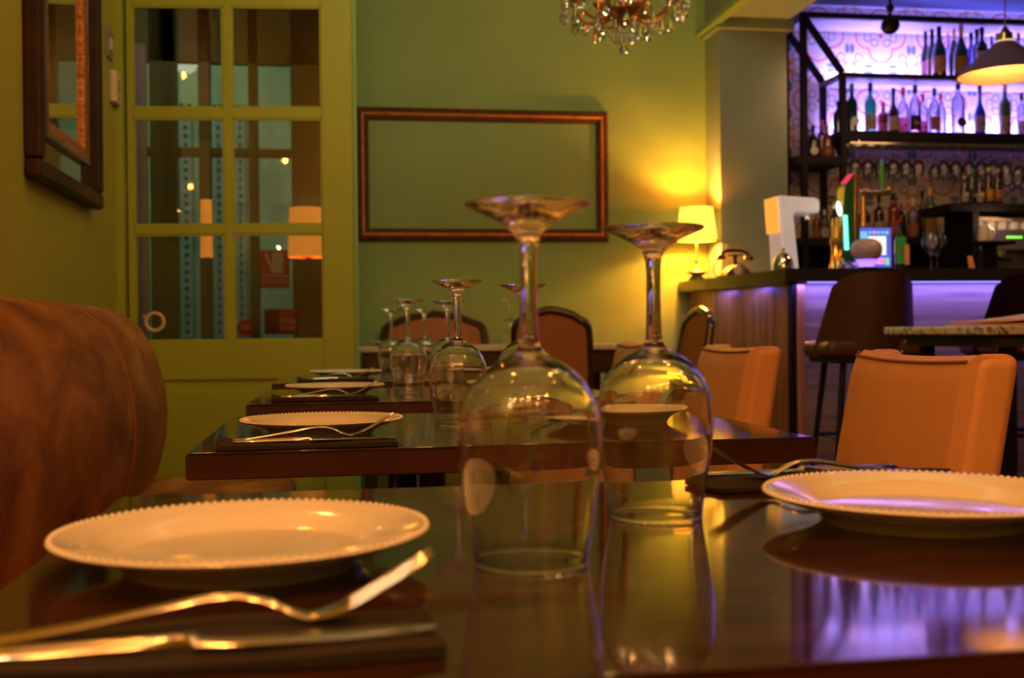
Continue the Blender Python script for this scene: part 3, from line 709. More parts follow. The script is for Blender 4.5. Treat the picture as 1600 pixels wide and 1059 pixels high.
# ------------------------------------------------------------------ bar counter
BYF = 5.0; BT = 1.18
pn = Vector((xy(1236, 430, BYF), BYF)); pf = Vector((2.03, 6.33))
t = thing('bar_counter', 'long bar with a dark top, wooden front and violet light under the edge', 'bar', (2.9, 5.3, 0))
ox, oy = 2.9, 5.3; XE = 5.18
bm = nb(); prism(bm, [(pn.x-.05-ox, pn.y-.06-oy), (XE-ox, pn.y-.06-oy), (XE-ox, 5.62-oy), (2.75-ox, 5.62-oy), (2.56-ox, 6.02-oy), (2.14-ox, 6.03-oy), (2.14-ox, 6.34-oy), (pf.x-.035-ox, 6.34-oy)], 'z', BT-.062, BT)
bmesh.ops.bevel(bm, geom=bm.edges[:], offset=.005, segments=2, affect='EDGES'); obj('counter_top', bm, 'blackwood', t)
bm = nb(); box(bm, pn.x+.035-ox, XE-ox, BYF+.03-oy, BYF+.07-oy, .08, BT-.062); obj('front_panel', bm, 'barwoodh', t)
d = (pf-pn).normalized(); nrm = Vector((d.y, -d.x))
bm = nb(); q = [pn+nrm*.03, pf+nrm*.03, pf+nrm*.07, pn+nrm*.07]; prism(bm, [(v.x-ox, v.y-oy) for v in q], 'z', .08, BT-.062); obj('end_panel', bm, 'barwood', t)
bm = nb(); box(bm, pn.x+.002-ox, pn.x+.037-ox, BYF+.01-oy, BYF+.05-oy, .0, BT-.062, .003); obj('corner_post', bm, 'black', t)
bm = nb(); box(bm, pn.x+.06-ox, XE-ox, BYF+.05-oy, BYF+.09-oy, 0, .08); obj('kick_board', bm, 'black', t)
bm = nb(); box(bm, pn.x+.08-ox, XE-.1-ox, BYF-.012-oy, BYF+.002-oy, BT-.066, BT-.0625); obj('light_strip', bm, 'ledviolet', t)
area('bar_front_led', (3.6, BYF-.02, BT-.075), (3.6, BYF+.06, BT-.55), 2.9, .03, 17, (.15, .13, 1))
for k, (a_, wt) in enumerate(((.30, .5), (.62, .4))):
    p = pn.lerp(pf, a_)-nrm*.012
    area('bar_end_led', (p.x, p.y, BT-.075), (p.x+.05, p.y+.01, BT-.5), .2, .02, wt, (.15, .13, 1))

# ------------------------------------------------------------------ lamp and telephone on the end of the bar
lp = Vector((xy(1089, 430, 6.10), 6.10, BT))
t = thing('table_lamp', 'small glowing table lamp with a pleated shade on the end of the bar', 'lamp', lp)
bm = nb(); lathe(bm, [(0, 0), (.046, 0), (.046, .010), (.034, .018), (.030, .026), (.052, .036), (.056, .044), (.046, .054), (.022, .062), (.014, .072), (.017, .080), (.009, .090), (.013, .104), (.007, .118), (.006, .25), (0, .25)], 24); obj('turned_base', bm, mat('aged_silver', (.35, .28, .2), .35, metal=.7, var=.3, vscale=40), t)
pl = 56; r0_, r1_, z0_, z1_ = .113, .090, .222, .410
bm = nb(); R_ = []
for rr_, zz_ in ((r0_, z0_), (r1_, z1_)):
    R_.append([bm.verts.new(((rr_+(.0022 if i % 2 else -.0022))*math.cos(2*PI*i/pl), (rr_+(.0022 if i % 2 else -.0022))*math.sin(2*PI*i/pl), zz_)) for i in range(pl)])
for rr_, zz_ in ((r1_-.004, z1_), (r0_-.004, z0_)):
    R_.append([bm.verts.new((rr_*math.cos(2*PI*i/pl), rr_*math.sin(2*PI*i/pl), zz_)) for i in range(pl)])
for k in range(4):
    a, b = R_[k], R_[(k+1) % 4]
    for i in range(pl): bm.faces.new((a[i], a[(i+1) % pl], b[(i+1) % pl], b[i]))
bmesh.ops.recalc_face_normals(bm, faces=bm.faces)
obj('lamp_shade', bm, emis('pleated_lit_shade', (1.0, .47, .04), 2.8), t, sharp=10)
bm = nb(); tube(bm, [(r0_*math.cos(2*PI*i/40), r0_*math.sin(2*PI*i/40), z0_) for i in range(40)], .004, 6, True); obj('shade_trim', bm, 'darkwood', t)
bm = nb(); ball(bm, (0, 0, .315), .024); obj('bulb', bm, emis('lamp_bulb', (1, .6, .2), 25), t)
point('table_lamp_light', lp+Vector((0, 0, .345)), 32.0, (1.0, .46, .06), .022)
point('table_lamp_lower_light', lp+Vector((0, 0, .262)), 24, (1.0, .46, .06), .018)

pp = at_y(1149, 428, 5.75); pp.z = BT
bz = mat('dark_bronze', (.10, .045, .02), .3, metal=.6, var=.3)
t = thing('telephone', 'vintage dark telephone with its handset on the cradle beside the table lamp', 'telephone', pp)
bm = nb(); prism(bm, [(-.075, 0), (.075, 0), (.070, .02), (.03, .055), (-.02, .062), (-.055, .035)], 'y', -.06, .06); bmesh.ops.bevel(bm, geom=bm.edges[:], offset=.008, segments=2, affect='EDGES'); obj('body', bm, bz, t)
bm = nb(); lathe(bm, [(0, 0), (.034, 0), (.034, .008), (0, .010)], 24); obj('dial', bm, 'brass', t, loc=(.0, -.060, .032), rot=(PI/2, 0, 0))
bm = nb(); lathe(bm, [(0, .05), (.012, .05), (.009, .10), (.018, .118), (0, .118)], 12); box(bm, -.045, .045, -.008, .008, .112, .120, .002); obj('cradle', bm, bz, t)
bm = nb(); tube(bm, spline([(-.075, 0, .120), (-.05, 0, .138), (0, 0, .142), (.05, 0, .138), (.075, 0, .120)], 4), .010, 8)
hs = obj('handset', bm, bz, t)
for s in (-1, 1):
    bm = nb(); lathe(bm, [(0, -.020), (.026, -.020), (.024, -.004), (.012, .008), (0, .008)], 16); obj('earpiece', bm, bz, hs, loc=(s*.080, 0, .112), rot=(0, s*.25, 0))
bm = nb(); tube(bm, spline([(-.085, .02, .10), (-.11, .03, .05), (-.10, .03, .008), (-.07, .03, .006)], 5), .0035, 6); obj('cord', bm, bz, t)

# ------------------------------------------------------------------ bar stools
def make_stool(label):
    t = thing('bar_stool', label, 'stool', group='brown leather bar stools along the bar')
    sh_ = .80; bm = nb(); nx, nz = 20, 12; G = []
    for j in range(nz+1):
        tt = j/nz; row = []
        hw = .222 - .052*tt
        for i in range(nx+1):
            s = -1+2*i/nx
            drop = .055*abs(s)**5
            z = sh_ - .02 + (.345-drop)*tt
            x = hw*s*(1-.0*tt); y = -.185 + .20*abs(s)**2.3*(1-.35*tt) - .045*tt
            row.append(bm.verts.new((x, y, z)))
        G.append(row)
    for j in range(nz):
        for i in range(nx): bm.faces.new((G[j][i], G[j][i+1], G[j+1][i+1], G[j+1][i]))
    bmesh.ops.solidify(bm, geom=bm.faces[:], thickness=.022); bmesh.ops.recalc_face_normals(bm, faces=bm.faces)
    obj('backrest', bm, 'stool', t, sharp=50)
    bm = nb(); box(bm, -.21, .21, -.17, .20, sh_-.025, sh_+.05, .03, 4); obj('seat', bm, 'stool', t, sharp=60)
    bm = nb(); box(bm, -.19, .19, -.16, .16, sh_-.045, sh_-.025, .004); obj('seat_frame', bm, 'black', t)
    for s in (-.09, .09):
        bm = nb(); ball(bm, (s, -.188, sh_+.0), .006); obj('stud', bm, 'brass', t)
    for sx in (-1, 1):
        for sy in (-1, 1):
            bm = nb(); tube(bm, [(sx*.13, sy*.12, sh_-.04), (sx*.205, sy*.19, 0)], [.014, .010], 8); obj('leg', bm, 'black', t)
    zr = .44; k = (sh_-.04-zr)/(sh_-.04); a, b = .13+.075*k, .12+.07*k
    bm = nb(); tube(bm, [(-a, -b, zr), (a, -b, zr), (a, b, zr), (-a, b, zr)], .009, 8, True); obj('foot_rail', bm, 'black', t)
    return t
s1 = make_stool('brown leather bar stool left of the marble table, in front of the violet lit bar'); s1.location = (xy(1350, 500, 4.45), 4.45, 0); s1.rotation_euler = (0, 0, -.12)
dup(s1, (xy(1600, 500, 4.45), 4.45, 0), -.15, 'brown leather bar stool at the right edge, rising behind the marble table')

# ------------------------------------------------------------------ marble table
mx0 = xy(1384, 512, 3.76)
t = thing('marble_table', 'tall table with a grey veined marble top at the right', 'table', (mx0+.6, 3.45, 0))
bm = nb(); box(bm, -.6, .6, -.31, .33, .874, .902, .006, 3); obj('marble_top', bm, 'marble', t)
bm = nb(); box(bm, -.54, .56, -.27, .28, .835, .873, .004); obj('apron', bm, mat('grey_table_frame', (.045, .045, .04), .5), t)
for sx in (-.48, .50):
    for sy in (-.24, .24): obj('leg', box(nb(), sx-.02, sx+.02, sy-.02, sy+.02, 0, .835, .003), 'black', t)
def leaf(label, cx_, cy_, z, rz, L_, W_, lift, m):
    bm = nb(); n = 10
    A = [[bm.verts.new((-L_/2+L_*i/n, s*W_/2, lift*(i/n)**1.6 + dz_)) for s in (-1, 1)] for dz_ in (0, .006) for i in range(n+1)]
    lo, hi = A[:n+1], A[n+1:]
    for i in range(n):
        bm.faces.new((lo[i][0], lo[i+1][0], lo[i+1][1], lo[i][1])); bm.faces.new((hi[i][0], hi[i+1][0], hi[i+1][1], hi[i][1]))
        for s in (0, 1): bm.faces.new((lo[i][s], lo[i+1][s], hi[i+1][s], hi[i][s]))
    bm.faces.new((lo[0][0], lo[0][1], hi[0][1], hi[0][0])); bm.faces.new((lo[n][0], lo[n][1], hi[n][1], hi[n][0]))
    bmesh.ops.recalc_face_normals(bm, faces=bm.faces)
    return tag(obj('menu_booklet', bm, m, loc=(cx_, cy_, z), rot=(0, 0, rz)), label, 'menu', 'menus on the marble table')
leaf('lower menu booklet lying flat on the marble table', mx0+.30, 3.42, .9025, .08, .40, .24, .006, 'paper')
leaf('upper menu booklet with one end lifted, lying on another menu', mx0+.34, 3.44, .913, .02, .42, .24, .045, 'paper')

# ------------------------------------------------------------------ back bar rack
YF, YK = 6.74, 7.07
zt1, zt0 = zy(1400, 24, YF), zy(1400, 31, YF)
xs1, xs2 = xy(1258, 200, YF), xy(1319, 200, YF); XE2 = 4.95
z2 = zy(1400, 115, YF); z3 = zy(1400, 205, YF)
RX, RY = 3.6, 6.9
t = thing('shelf_rack', 'tall black metal and board rack with lit bottle shelves behind the bar', 'shelf', (RX, RY, 0))
def lb(x0, x1, y0, y1, z0, z1, bev=0, bm=None):
    return box(bm if bm is not None else nb(), x0-RX, x1-RX, y0-RY, y1-RY, z0, z1, bev)
pw = .038
for yy in (YF, YK-.04):
    obj('post', lb(xs1-.019, xs1+.019, yy-.0, yy+pw, 0, zt1), 'black', t)
    obj('post', lb(xs2-.019, xs2+.019, yy-.0, yy+pw, 0, z2), 'black', t)
    bm = nb(); a = (xs1-RX+.01, zt0-.005); b = (xs2-RX, z2)
    dv = Vector((b[0]-a[0], b[1]-a[1])).normalized(); nn = Vector((-dv.y, dv.x))*.019
    prism(bm, [(a[0]+nn.x, a[1]+nn.y), (b[0]+nn.x, b[1]+nn.y), (b[0]-nn.x, b[1]-nn.y), (a[0]-nn.x, a[1]-nn.y)], 'y', yy-RY+.002, yy+pw-RY-.002); obj('diagonal_brace', bm, 'black', t)
shb = mat('rack_shelf_board', (.30, .28, .34), .5, var=.1)
bm = nb(); lb(xs1-.02, XE2, YF+.012, YK, zt0+.005, zt1-.002, 0, bm); obj('shelf', bm, shb, t)
bm = nb(); lb(xs2-.02, XE2, YF+.012, YK, z2-.028, z2-.002, 0, bm); obj('shelf', bm, shb, t)
bm = nb(); lb(xs1-.02, XE2, YF-.004, YF+.030, zt0-.005, zt1+.003, .002, bm); lb(xs2-.02, XE2, YF-.004, YF+.030, z2-.032, z2, .002, bm)
lb(xs1-.019, xs1+.019, YF, YK, zt0, zt1+.002, 0, bm); lb(xs2-.019, xs2+.019, YF, YK, z2-.03, z2, 0, bm); obj('edge_rail', bm, 'black', t)
obj('shelf', lb(xs2-.02, XE2, YF-.006, YK, z3-.062, z3, .003), 'black', t)
zsd = zy(1280, 244, YF); zsd2 = zy(1280, 372, YF); z5 = zy(1400, 372, 6.85)
obj('shelf', lb(xs1-.07, xs2+.02, YF-.004, YK, zsd-.05, zsd, .003), 'black', t)
obj('shelf', lb(xs1-.07, xs2+.02, YF-.004, YK, zsd2-.05, zsd2, .003), 'black', t)
obj('shelf', lb(xs2+.02, XE2, YF+.02, YK, z5-.05, z5, .003), 'black', t)
obj('back_panel', lb(xs1-.06, XE2, YK-.02, YK+.01, .4, z5-.05), 'black', t)
for xx in (3.72, 4.85): obj('post', lb(xx-.019, xx+.019, YK-.05, YK-.012, 0, z5-.05), 'black', t)
for z_ in (z2, z3):
    bm = nb(); lb(xs2+.03, XE2-.1, YK-.012, YK-.004, z_+.002, z_+.010, 0, bm); obj('light_strip', bm, 'ledviolet', t)
cxl = (xs2+XE2)/2; ll = XE2-xs2-.1
BL = (.33, .24, 1.0)
area('shelf_led_upper', (cxl, YK-.03, z2+.02), (cxl, YT+.02, z2+.30), ll, .02, 38, BL)
area('shelf_led_lower', (cxl, YK-.03, z3+.02), (cxl, YT+.02, z3+.30), ll, .02, 34, BL)
area('shelf_led_top', (cxl-.1, YF+.20, zt1+.03), (cxl, YF-.3, ZC+.5), ll, .03, 2.5, (.14, .14, 1))
area('back_bar_warm', (3.3, 5.9, 2.3), (3.3, 7.1, 1.5), 1.4, .3, 3.5, (1, .48, .2))

# ---- bottles
def bottle_mat(name, c, tr=0.0):
    return mat(name, c, .08, var=.03, coat=1, coat_r=.03) if tr == 0 else glass_thin(name, c, 2.5, .03, 1-tr, c)
BM = {'dark': bottle_mat('black_bottle_glass', (.006, .006, .008)), 'green': bottle_mat('dark_green_glass', (.004, .04, .022)), 'brown': bottle_mat('brown_bottle_glass', (.035, .012, .004)),
      'teal': bottle_mat('turquoise_glass', (.05, .55, .48), .65), 'clear': bottle_mat('clear_bottle_glass', (.72, .70, .92), .93), 'blue': bottle_mat('blue_bottle_glass', (.04, .07, .45), .5),
      'red': bottle_mat('red_liqueur', (.30, .02, .02), .3), 'amber': bottle_mat('amber_liqueur', (.25, .07, .01), .3), 'olive': bottle_mat('olive_glass', (.10, .18, .05), .3)}
CM = {'black': 'black', 'gold': mat('gold_foil', (.62, .36, .12), .35, metal=.3), 'peachfoil': mat('peach_foil', (.85, .42, .28), .4), 'pink': mat('pink_foil', (.70, .25, .35), .4), 'redcap': 'red',
      'blackcap': 'black', 'green': mat('green_foil', (.03, .3, .1), .4), 'white': 'whitelabel', 'yellowlab': mat('yellow_label', (.60, .33, .03), .5, var=.1), 'orangelab': mat('orange_label', (.5, .16, .04), .5, var=.1),
      'peachlab': mat('peach_label', (.75, .36, .18), .5, var=.05), 'cream': 'creamlabel', 'darklab': mat('dark_label', (.05, .04, .04), .5, var=.3), 'neongreen': mat('bright_green_label', (.1, .75, .2), .5), 'pinklab': mat('pink_label', (.75, .22, .35), .5)}
SH = {  # radius, height profiles as fractions of R and H
 'champagne': [(0, 0), (.92, 0), (1, .02), (1, .42), (.93, .52), (.70, .62), (.42, .72), (.30, .80), (.28, .97), (.32, .975), (.32, 1), (0, 1)],
 'wine': [(0, 0), (.94, 0), (1, .02), (1, .58), (.92, .64), (.55, .71), (.36, .76), (.34, .97), (.38, .975), (.38, 1), (0, 1)],
 'spirit': [(0, 0), (.95, 0), (1, .02), (1, .60), (.95, .66), (.60, .73), (.34, .77), (.32, .90), (.38, .91), (.38, 1), (0, 1)],
 'squat': [(0, 0), (.95, 0), (1, .03), (1, .55), (.90, .64), (.45, .72), (.30, .76), (.30, .88), (.36, .89), (.36, 1), (0, 1)],
 'brandy': [(0, 0), (.85, 0), (1, .03), (.98, .42), (.78, .52), (.40, .62), (.30, .70), (.28, .97), (.32, 1), (0, 1)],
 'beer': [(0, 0), (.94, 0), (1, .02), (1, .52), (.90, .60), (.52, .73), (.42, .80), (.40, .96), (.46, .965), (.46, 1), (0, 1)]}
def bottle(u, vt, hw, base_z, Y, shape, glass, cap, lab, label, lz=(.08, .38), shape_lab='band', grp='bottles on the lit shelves', cap_h=.16, cat='bottle'):
    p = at_y(u, 300, Y); p.z = base_z+.0005; d_ = (p-CAM).dot(fw)
    H = zy(u, vt, Y)-base_z; R = hw*d_/F
    t = thing('bottle', label, cat, p, group=grp); t.rotation_euler.z = random.uniform(-.2, .2)
    pr = SH[shape]; bm = nb(); lathe(bm, [(a*R, b*H) for a, b in pr], 24); obj('body', bm, BM[glass], t, sharp=50)
    nr = [a for a, b in pr if b > .8][0]
    bm = nb(); lathe(bm, [((nr+.05)*R, H*(1-cap_h)), ((nr+.07)*R, H*1.001), (0, H*1.002)], 16); obj('cap', bm, CM[cap], t)
    if lab:
        if shape_lab == 'disc':
            bm = nb(); lathe(bm, [(0, 0), (R*.78, 0), (R*.78, .002), (0, .002)], 20); obj('label_disc', bm, CM[lab], t, loc=(0, -R*1.0, H*(lz[0]+lz[1])/2), rot=(PI/2, 0, 0))
        else:
            bm = nb(); n = 14; rr = R*1.015; a0, a1 = -PI/2-1.25, -PI/2+1.25
            L0 = [bm.verts.new((rr*math.cos(a0+(a1-a0)*i/n), rr*math.sin(a0+(a1-a0)*i/n), H*lz[0])) for i in range(n+1)]
            L1 = [bm.verts.new((v.co.x, v.co.y, H*lz[1])) for v in L0]
            for i in range(n): bm.faces.new((L0[i], L0[i+1], L1[i+1], L1[i]))
            bmesh.ops.solidify(bm, geom=bm.faces[:], thickness=-.0008)
            lo = obj('label_band', bm, CM[lab], t)
            bm = nb(); box(bm, -R*.45, R*.45, -rr-.0022, -rr-.0008, H*(lz[0]*.6+lz[1]*.4), H*(lz[0]*.45+lz[1]*.55)); obj('print', bm, 'grey', lo)
    return t
up = [(1448, 47, 8, .14, 'champagne', 'dark', 'black', 'pinklab', 'leftmost dark champagne bottle on the top lit shelf, with a rosy label'), (1458, 46, 9, .04, 'champagne', 'green', 'black', 'peachlab', 'second champagne bottle from the left on the top lit shelf'),
      (1469, 42, 11, -.06, 'champagne', 'green', 'black', 'peachlab', 'large dark green champagne bottle with a peach label on the top lit shelf'), (1483, 53, 7, .15, 'champagne', 'clear', 'pink', None, 'clear bottle with pink foil on the top lit shelf, behind the green champagne bottles'),
      (1492, 45, 9, .06, 'champagne', 'green', 'peachfoil', None, 'green champagne bottle with pink peach foil neck on the top lit shelf'), (1503, 41, 11, -.03, 'champagne', 'green', 'gold', 'yellowlab', 'dark green champagne bottle with gold foil neck on the top lit shelf'),
      (1519, 49, 8, .14, 'wine', 'blue', 'black', None, 'blue glass bottle right of the gold foiled champagne bottle'), (1528, 46, 8, .05, 'wine', 'blue', 'black', None, 'second blue glass bottle on the top lit shelf, nearer the hanging lamp'),
      (1536, 43, 9, -.04, 'wine', 'dark', 'black', 'white', 'black wine bottle with a wide white label left of the hanging lamp'), (1551, 57, 6, .14, 'squat', 'blue', 'black', None, 'small blue bottle half hidden behind the hanging lamp'),
      (1560, 53, 7, .04, 'spirit', 'dark', 'black', 'cream', 'dark bottle just left of the hanging lamp neck'), (1593, 52, 7, .05, 'spirit', 'clear', 'redcap', 'pinklab', 'clear bottle with a red cap right of the hanging lamp neck')]
for u, vt, hw, dy, s_, g, c_, l_, lab in up:
    bottle(u, vt, hw, z2, 6.86+dy, s_, g, c_, l_, lab, cap_h=.26 if s_ == 'champagne' else .16, lz=(.08, .40) if s_ != 'wine' else (.18, .52))
lo_ = [(1311, 158, 8, 0, 'wine', 'dark', 'black', None, 'band', 'black bottle just left of the rack post on the middle lit shelf'), (1332, 131, 9, 0, 'wine', 'green', 'green', 'white', 'disc', 'dark green bottle with a round white label on the middle lit shelf'),
       (1361, 130, 9, 0, 'wine', 'teal', 'black', 'cream', 'band', 'turquoise bottle with a cream label on the middle lit shelf'), (1381, 160, 10, .10, 'squat', 'red', 'pink', 'pinklab', 'band', 'short pinkish bottle right of the turquoise bottle'),
       (1397, 138, 9, 0, 'brandy', 'brown', 'black', 'cream', 'band', 'slim brown brandy bottle with a cream label on the middle lit shelf'), (1412, 137, 9, .09, 'squat', 'clear', 'redcap', 'pinklab', 'band', 'clear bottle with a dark red cap right of the brandy bottle'),
       (1431, 133, 9, 0, 'spirit', 'clear', 'blackcap', 'darklab', 'band', 'clear bottle with a black cap and black label on the middle lit shelf'), (1443, 148, 8, .10, 'spirit', 'clear', 'redcap', 'pinklab', 'band', 'clear bottle with a bright red cap, behind the black labelled one'),
       (1461, 138, 9, -.02, 'squat', 'clear', 'blackcap', 'orangelab', 'band', 'squat clear bottle with a brown label on the middle lit shelf'), (1471, 146, 8, .10, 'squat', 'clear', 'redcap', None, 'band', 'clear bottle with a reddish cap behind the squat bottle'),
       (1498, 126, 10, 0, 'spirit', 'clear', 'blackcap', 'darklab', 'disc', 'tall clear bottle with a round dark label on the middle lit shelf'), (1532, 133, 9, 0, 'brandy', 'blue', 'blackcap', 'cream', 'band', 'bluish bottle with a black cap under the hanging lamp'),
       (1571, 130, 9, 0, 'wine', 'olive', 'gold', 'cream', 'band', 'olive green bottle with a pale label near the right edge of the middle lit shelf'), (1597, 145, 7, .04, 'spirit', 'clear', 'blackcap', 'cream', 'band', 'clear bottle cut by the right picture edge on the middle lit shelf')]
for u, vt, hw, dy, s_, g, c_, l_, sl, lab in lo_: bottle(u, vt, hw, z3, 6.86+dy, s_, g, c_, l_, lab, shape_lab=sl)
for u, vt, hw, dy, s_, g, c_, l_, sl, lab in [(1271, 197, 8, 0, 'squat', 'dark', 'black', 'white', 'disc', 'black bottle with a round white label on the small side shelf'), (1285, 188, 7, .08, 'spirit', 'red', 'redcap', None, 'band', 'bottle with a tall red cap on the small side shelf'),
       (1293, 196, 8, -.02, 'squat', 'amber', 'gold', 'orangelab', 'band', 'amber bottle at the right of the small side shelf'), (1305, 200, 6, .12, 'spirit', 'dark', 'black', None, 'band', 'dark bottle at the back corner of the small side shelf')]:
    bottle(u, vt, hw, zsd, 6.86+dy, s_, g, c_, l_, lab, shape_lab=sl, grp='bottles on the small side shelf')
for u, vt, hw, g, c_, l_, lab in [(1275, 330, 6, 'amber', 'gold', 'orangelab', 'orange labelled bottle low on the side shelves, right of the white tap column'), (1288, 328, 6, 'clear', 'white', 'white', 'pale bottle low on the side shelves beside the orange labelled one'), (1302, 322, 6, 'dark', 'black', 'cream', 'dark bottle low on the side shelves beside the rack post')]:
    bottle(u, vt, hw, zsd2, 6.86, 'spirit', g, c_, l_, lab, grp='bottles low on the side shelves')
for u, vt, hw, sp_, g, c_, l_, lab in [(1350, 312, 9, 'squat', 'dark', 'black', 'peachlab', 'dark bottle above the till screen, nearest the beer tap'), (1373, 305, 8, 'squat', 'brown', 'black', 'cream', 'brown bottle above the till screen'),
       (1396, 302, 9, 'spirit', 'red', 'black', 'orangelab', 'reddish bottle above the right end of the till screen'), (1408, 318, 7, 'spirit', 'dark', 'redcap', None, 'dark bottle with a red cap behind the green labelled bottle'),
       (1426, 312, 9, 'spirit', 'clear', 'white', 'orangelab', 'clear bottle with a white cap left of the balloon glasses'), (1441, 298, 7.5, 'champagne', 'dark', 'black', None, 'tall black champagne bottle behind the balloon glasses'),
       (1453, 293, 10, 'wine', 'olive', 'gold', 'yellowlab', 'large green bottle with a yellow label above the balloon glasses')]:
    bottle(u, vt, hw, z5, 6.87+(.10 if hw < 8 else 0), sp_, g, c_, l_, lab, grp='bottles on the dark back bar shelf')

# ---- stemware hanging below the middle shelf
def stem_bm(H=.20, R=.040, seg=18, w_=.0012):
    pr = [(0, 0), (R*.85, 0), (R*.85, .002), (.006, .006), (.004, .012), (.004, H*.45), (.012, H*.49), (R*.75, H*.57), (R, H*.72), (R*.92, H*.9), (R*.78, H)]
    bm = nb(); lathe(bm, pr+[(R*.78-w_, H), (R*.92-w_, H*.9), (R-w_, H*.72), (R*.75-w_, H*.58), (0, H*.50)], seg); return bm
hp = thing('glass_rack', 'row of metal rails hanging under the middle shelf to hold stemmed glasses', 'rack', (RX, 6.86, z3-.082))
for k in range(4):
    bm = nb(); box(bm, xs2+.04-RX, XE2-.05-RX, -.12+.08*k-.004, -.12+.08*k+.004, 0, .008); 
    for q in (.1, 1.2, 2.3): box(bm, xs2+q-RX-.004, xs2+q-RX+.004, -.12+.08*k-.003, -.12+.08*k+.003, .008, .021)
    obj('rail', bm, 'steel', hp)
H0 = None; xx0 = xs2+.09; nth = ['1','2']
ordn = ['first', 'second', 'third', 'fourth', 'fifth', 'sixth', 'seventh', 'eighth', 'ninth', 'tenth', 'eleventh', 'twelfth', 'thirteenth', 'fourteenth', 'fifteenth', 'sixteenth', 'seventeenth', 'eighteenth']
k_ = 0
for r_ in range(2):
    for i in range(18):
        x = xx0+i*.088+(.03 if r_ else 0)
        if i in (6, 13): continue
        lab = 'upside down stemmed glass, %s from the left in the %s hanging row' % (ordn[i - (1 if i > 6 else 0) - (1 if i > 13 else 0)], 'front' if r_ == 0 else 'rear')
        loc = (x, 6.78+.16*r_, z3-.078)
        if H0 is None:
            H0 = tag(obj('hanging_glass', stem_bm(), 'thin', loc=loc, rot=(PI, 0, 0), sharp=60), lab, 'glass', 'stemmed glasses hanging under the shelf')
        else:
            c = dup(H0, loc, None, lab)

# ---- dark shelf unit at the right with beer bottles, coffee machine below
zu = zy(1540, 322, 6.45); xu = xy(1463, 330, 6.45)
t = thing('shelf_unit', 'dark shelf unit over the coffee machine at the right, carrying beer bottles', 'shelf', (3.5, 6.45, 0))
obj('top_board', box(nb(), xu-3.5, 1.3, -.16, .22, zu-.05, zu, .004), 'black', t)
for xx in (xy(1500, 380, 6.5)-3.5, 1.27): obj('side_panel', box(nb(), xx-.02, xx+.02, -.13, .20, .9, zu-.05), 'black', t)
obj('counter', box(nb(), -.9, 1.3, -.2, .22, .86, .90, .004), 'black', t); obj('cabinet', box(nb(), -.88, 1.28, -.16, .2, 0, .86), 'black', t)
for u, vt, g, c_, l_, lab in [(1507, 275, 'brown', 'gold', 'cream', 'leftmost beer bottle on the dark shelf unit, with a cream label'), (1519, 264, 'green', 'green', 'darklab', 'green beer bottle, second from the left on the dark shelf unit'), (1531, 274, 'brown', 'black', 'cream', 'middle of the five beer bottles, dark with a small cream label'),
                              (1545, 262, 'brown', 'gold', 'yellowlab', 'beer bottle with a bright yellow label on the dark shelf unit'), (1559, 264, 'brown', 'gold', 'orangelab', 'beer bottle with an orange label, rightmost of the five')]:
    bottle(u, vt, 6.5, zu, 6.40, 'beer', g, c_, l_, lab, lz=(.10, .42), grp='beer bottles on the dark shelf unit', cap_h=.09)
for i, (u, y) in enumerate(((1574, 6.36), (1590, 6.38), (1609, 6.36), (1582, 6.50), (1598, 6.52))):
    o = obj('stemmed_glass', stem_bm(.21, .036), 'thin', loc=(xy(u, 300, y), y, zu+.0005), sharp=60)
    tag(o, ['leftmost front stemmed glass beside the beer bottles on the dark shelf unit', 'second front stemmed glass from the beer bottles on the dark shelf unit', 'front stemmed glass nearest the right edge on the dark shelf unit', 'left rear stemmed glass on the dark shelf unit', 'right rear stemmed glass on the dark shelf unit'][i], 'glass', 'stemmed glasses on the dark shelf unit')
mxa, mxb = xy(1512, 370, 6.40)-0, xy(1512, 370, 6.40)+.62; mz = zy(1540, 358, 6.32)
t = thing('coffee_machine', 'steel espresso machine with a lit green button row under the dark shelf unit', 'coffee machine', ((mxa+mxb)/2, 6.42, .9005))
hb = mz-.90; wx = (mxb-mxa)/2
mb_ = mat('machine_steel', (.30, .28, .36), .3, metal=.7, var=.05)
bm = nb(); box(bm, -wx, wx, -.10, .16, hb-.13, hb, .01); box(bm, -wx, wx, .02, .16, .05, hb-.13); box(bm, -wx, wx, -.16, .16, 0, .06, .008); obj('housing', bm, mb_, t)
for k in range(5): obj('button', box(nb(), -.10+.022*k, -.086+.022*k, -.104, -.098, hb-.055, hb-.043), emis('green_button', (.25, 1, .1), 1.6) if k == 0 else bpy.data.materials['green_button'], t)
for s in (-.12, .12):
    bm = nb(); lathe(bm, [(0, 0), (.030, 0), (.036, .03), (.036, .06), (0, .06)], 16); g = obj('group_head', bm, 'chrome', t, loc=(s, -.06, hb-.19))
    bm = nb(); tube(bm, [(0, -.02, .01), (0, -.12, .0)], .011, 8); obj('handle', bm, 'black', g)
bm = nb(); tube(bm, [(-wx+.03, -.12, hb-.08), (-wx+.03, -.14, hb-.22)], .006, 8); obj('steam_wand', bm, 'chrome', t)
bm = nb()
for k in range(7): tube(bm, [(-.14+.03*k, -.135, .12), (-.10+.03*k, -.135, .24)], .006, 6); tube(bm, [(-.10+.03*k, -.137, .12), (-.14+.03*k, -.137, .24)], .006, 6)
obj('lattice_guard', bm, 'whitelabel', t)
bm = nb(); lathe(bm, [(0, 0), (.030, 0), (.034, .012), (.036, .045), (.033, .048), (.030, .012), (0, .008)], 18)
cup0 = tag(obj('coffee_cup', bm, 'white', loc=(mxa+.05, 6.38, mz+.0015)), 'white cup at the left end of the row on top of the coffee machine', 'cup', 'cups on top of the coffee machine')
for k in range(1, 6): dup(cup0, (mxa+.05+.082*k, 6.38, mz+.0015), 0, 'white cup, %s from the left on top of the coffee machine' % ordn[k])
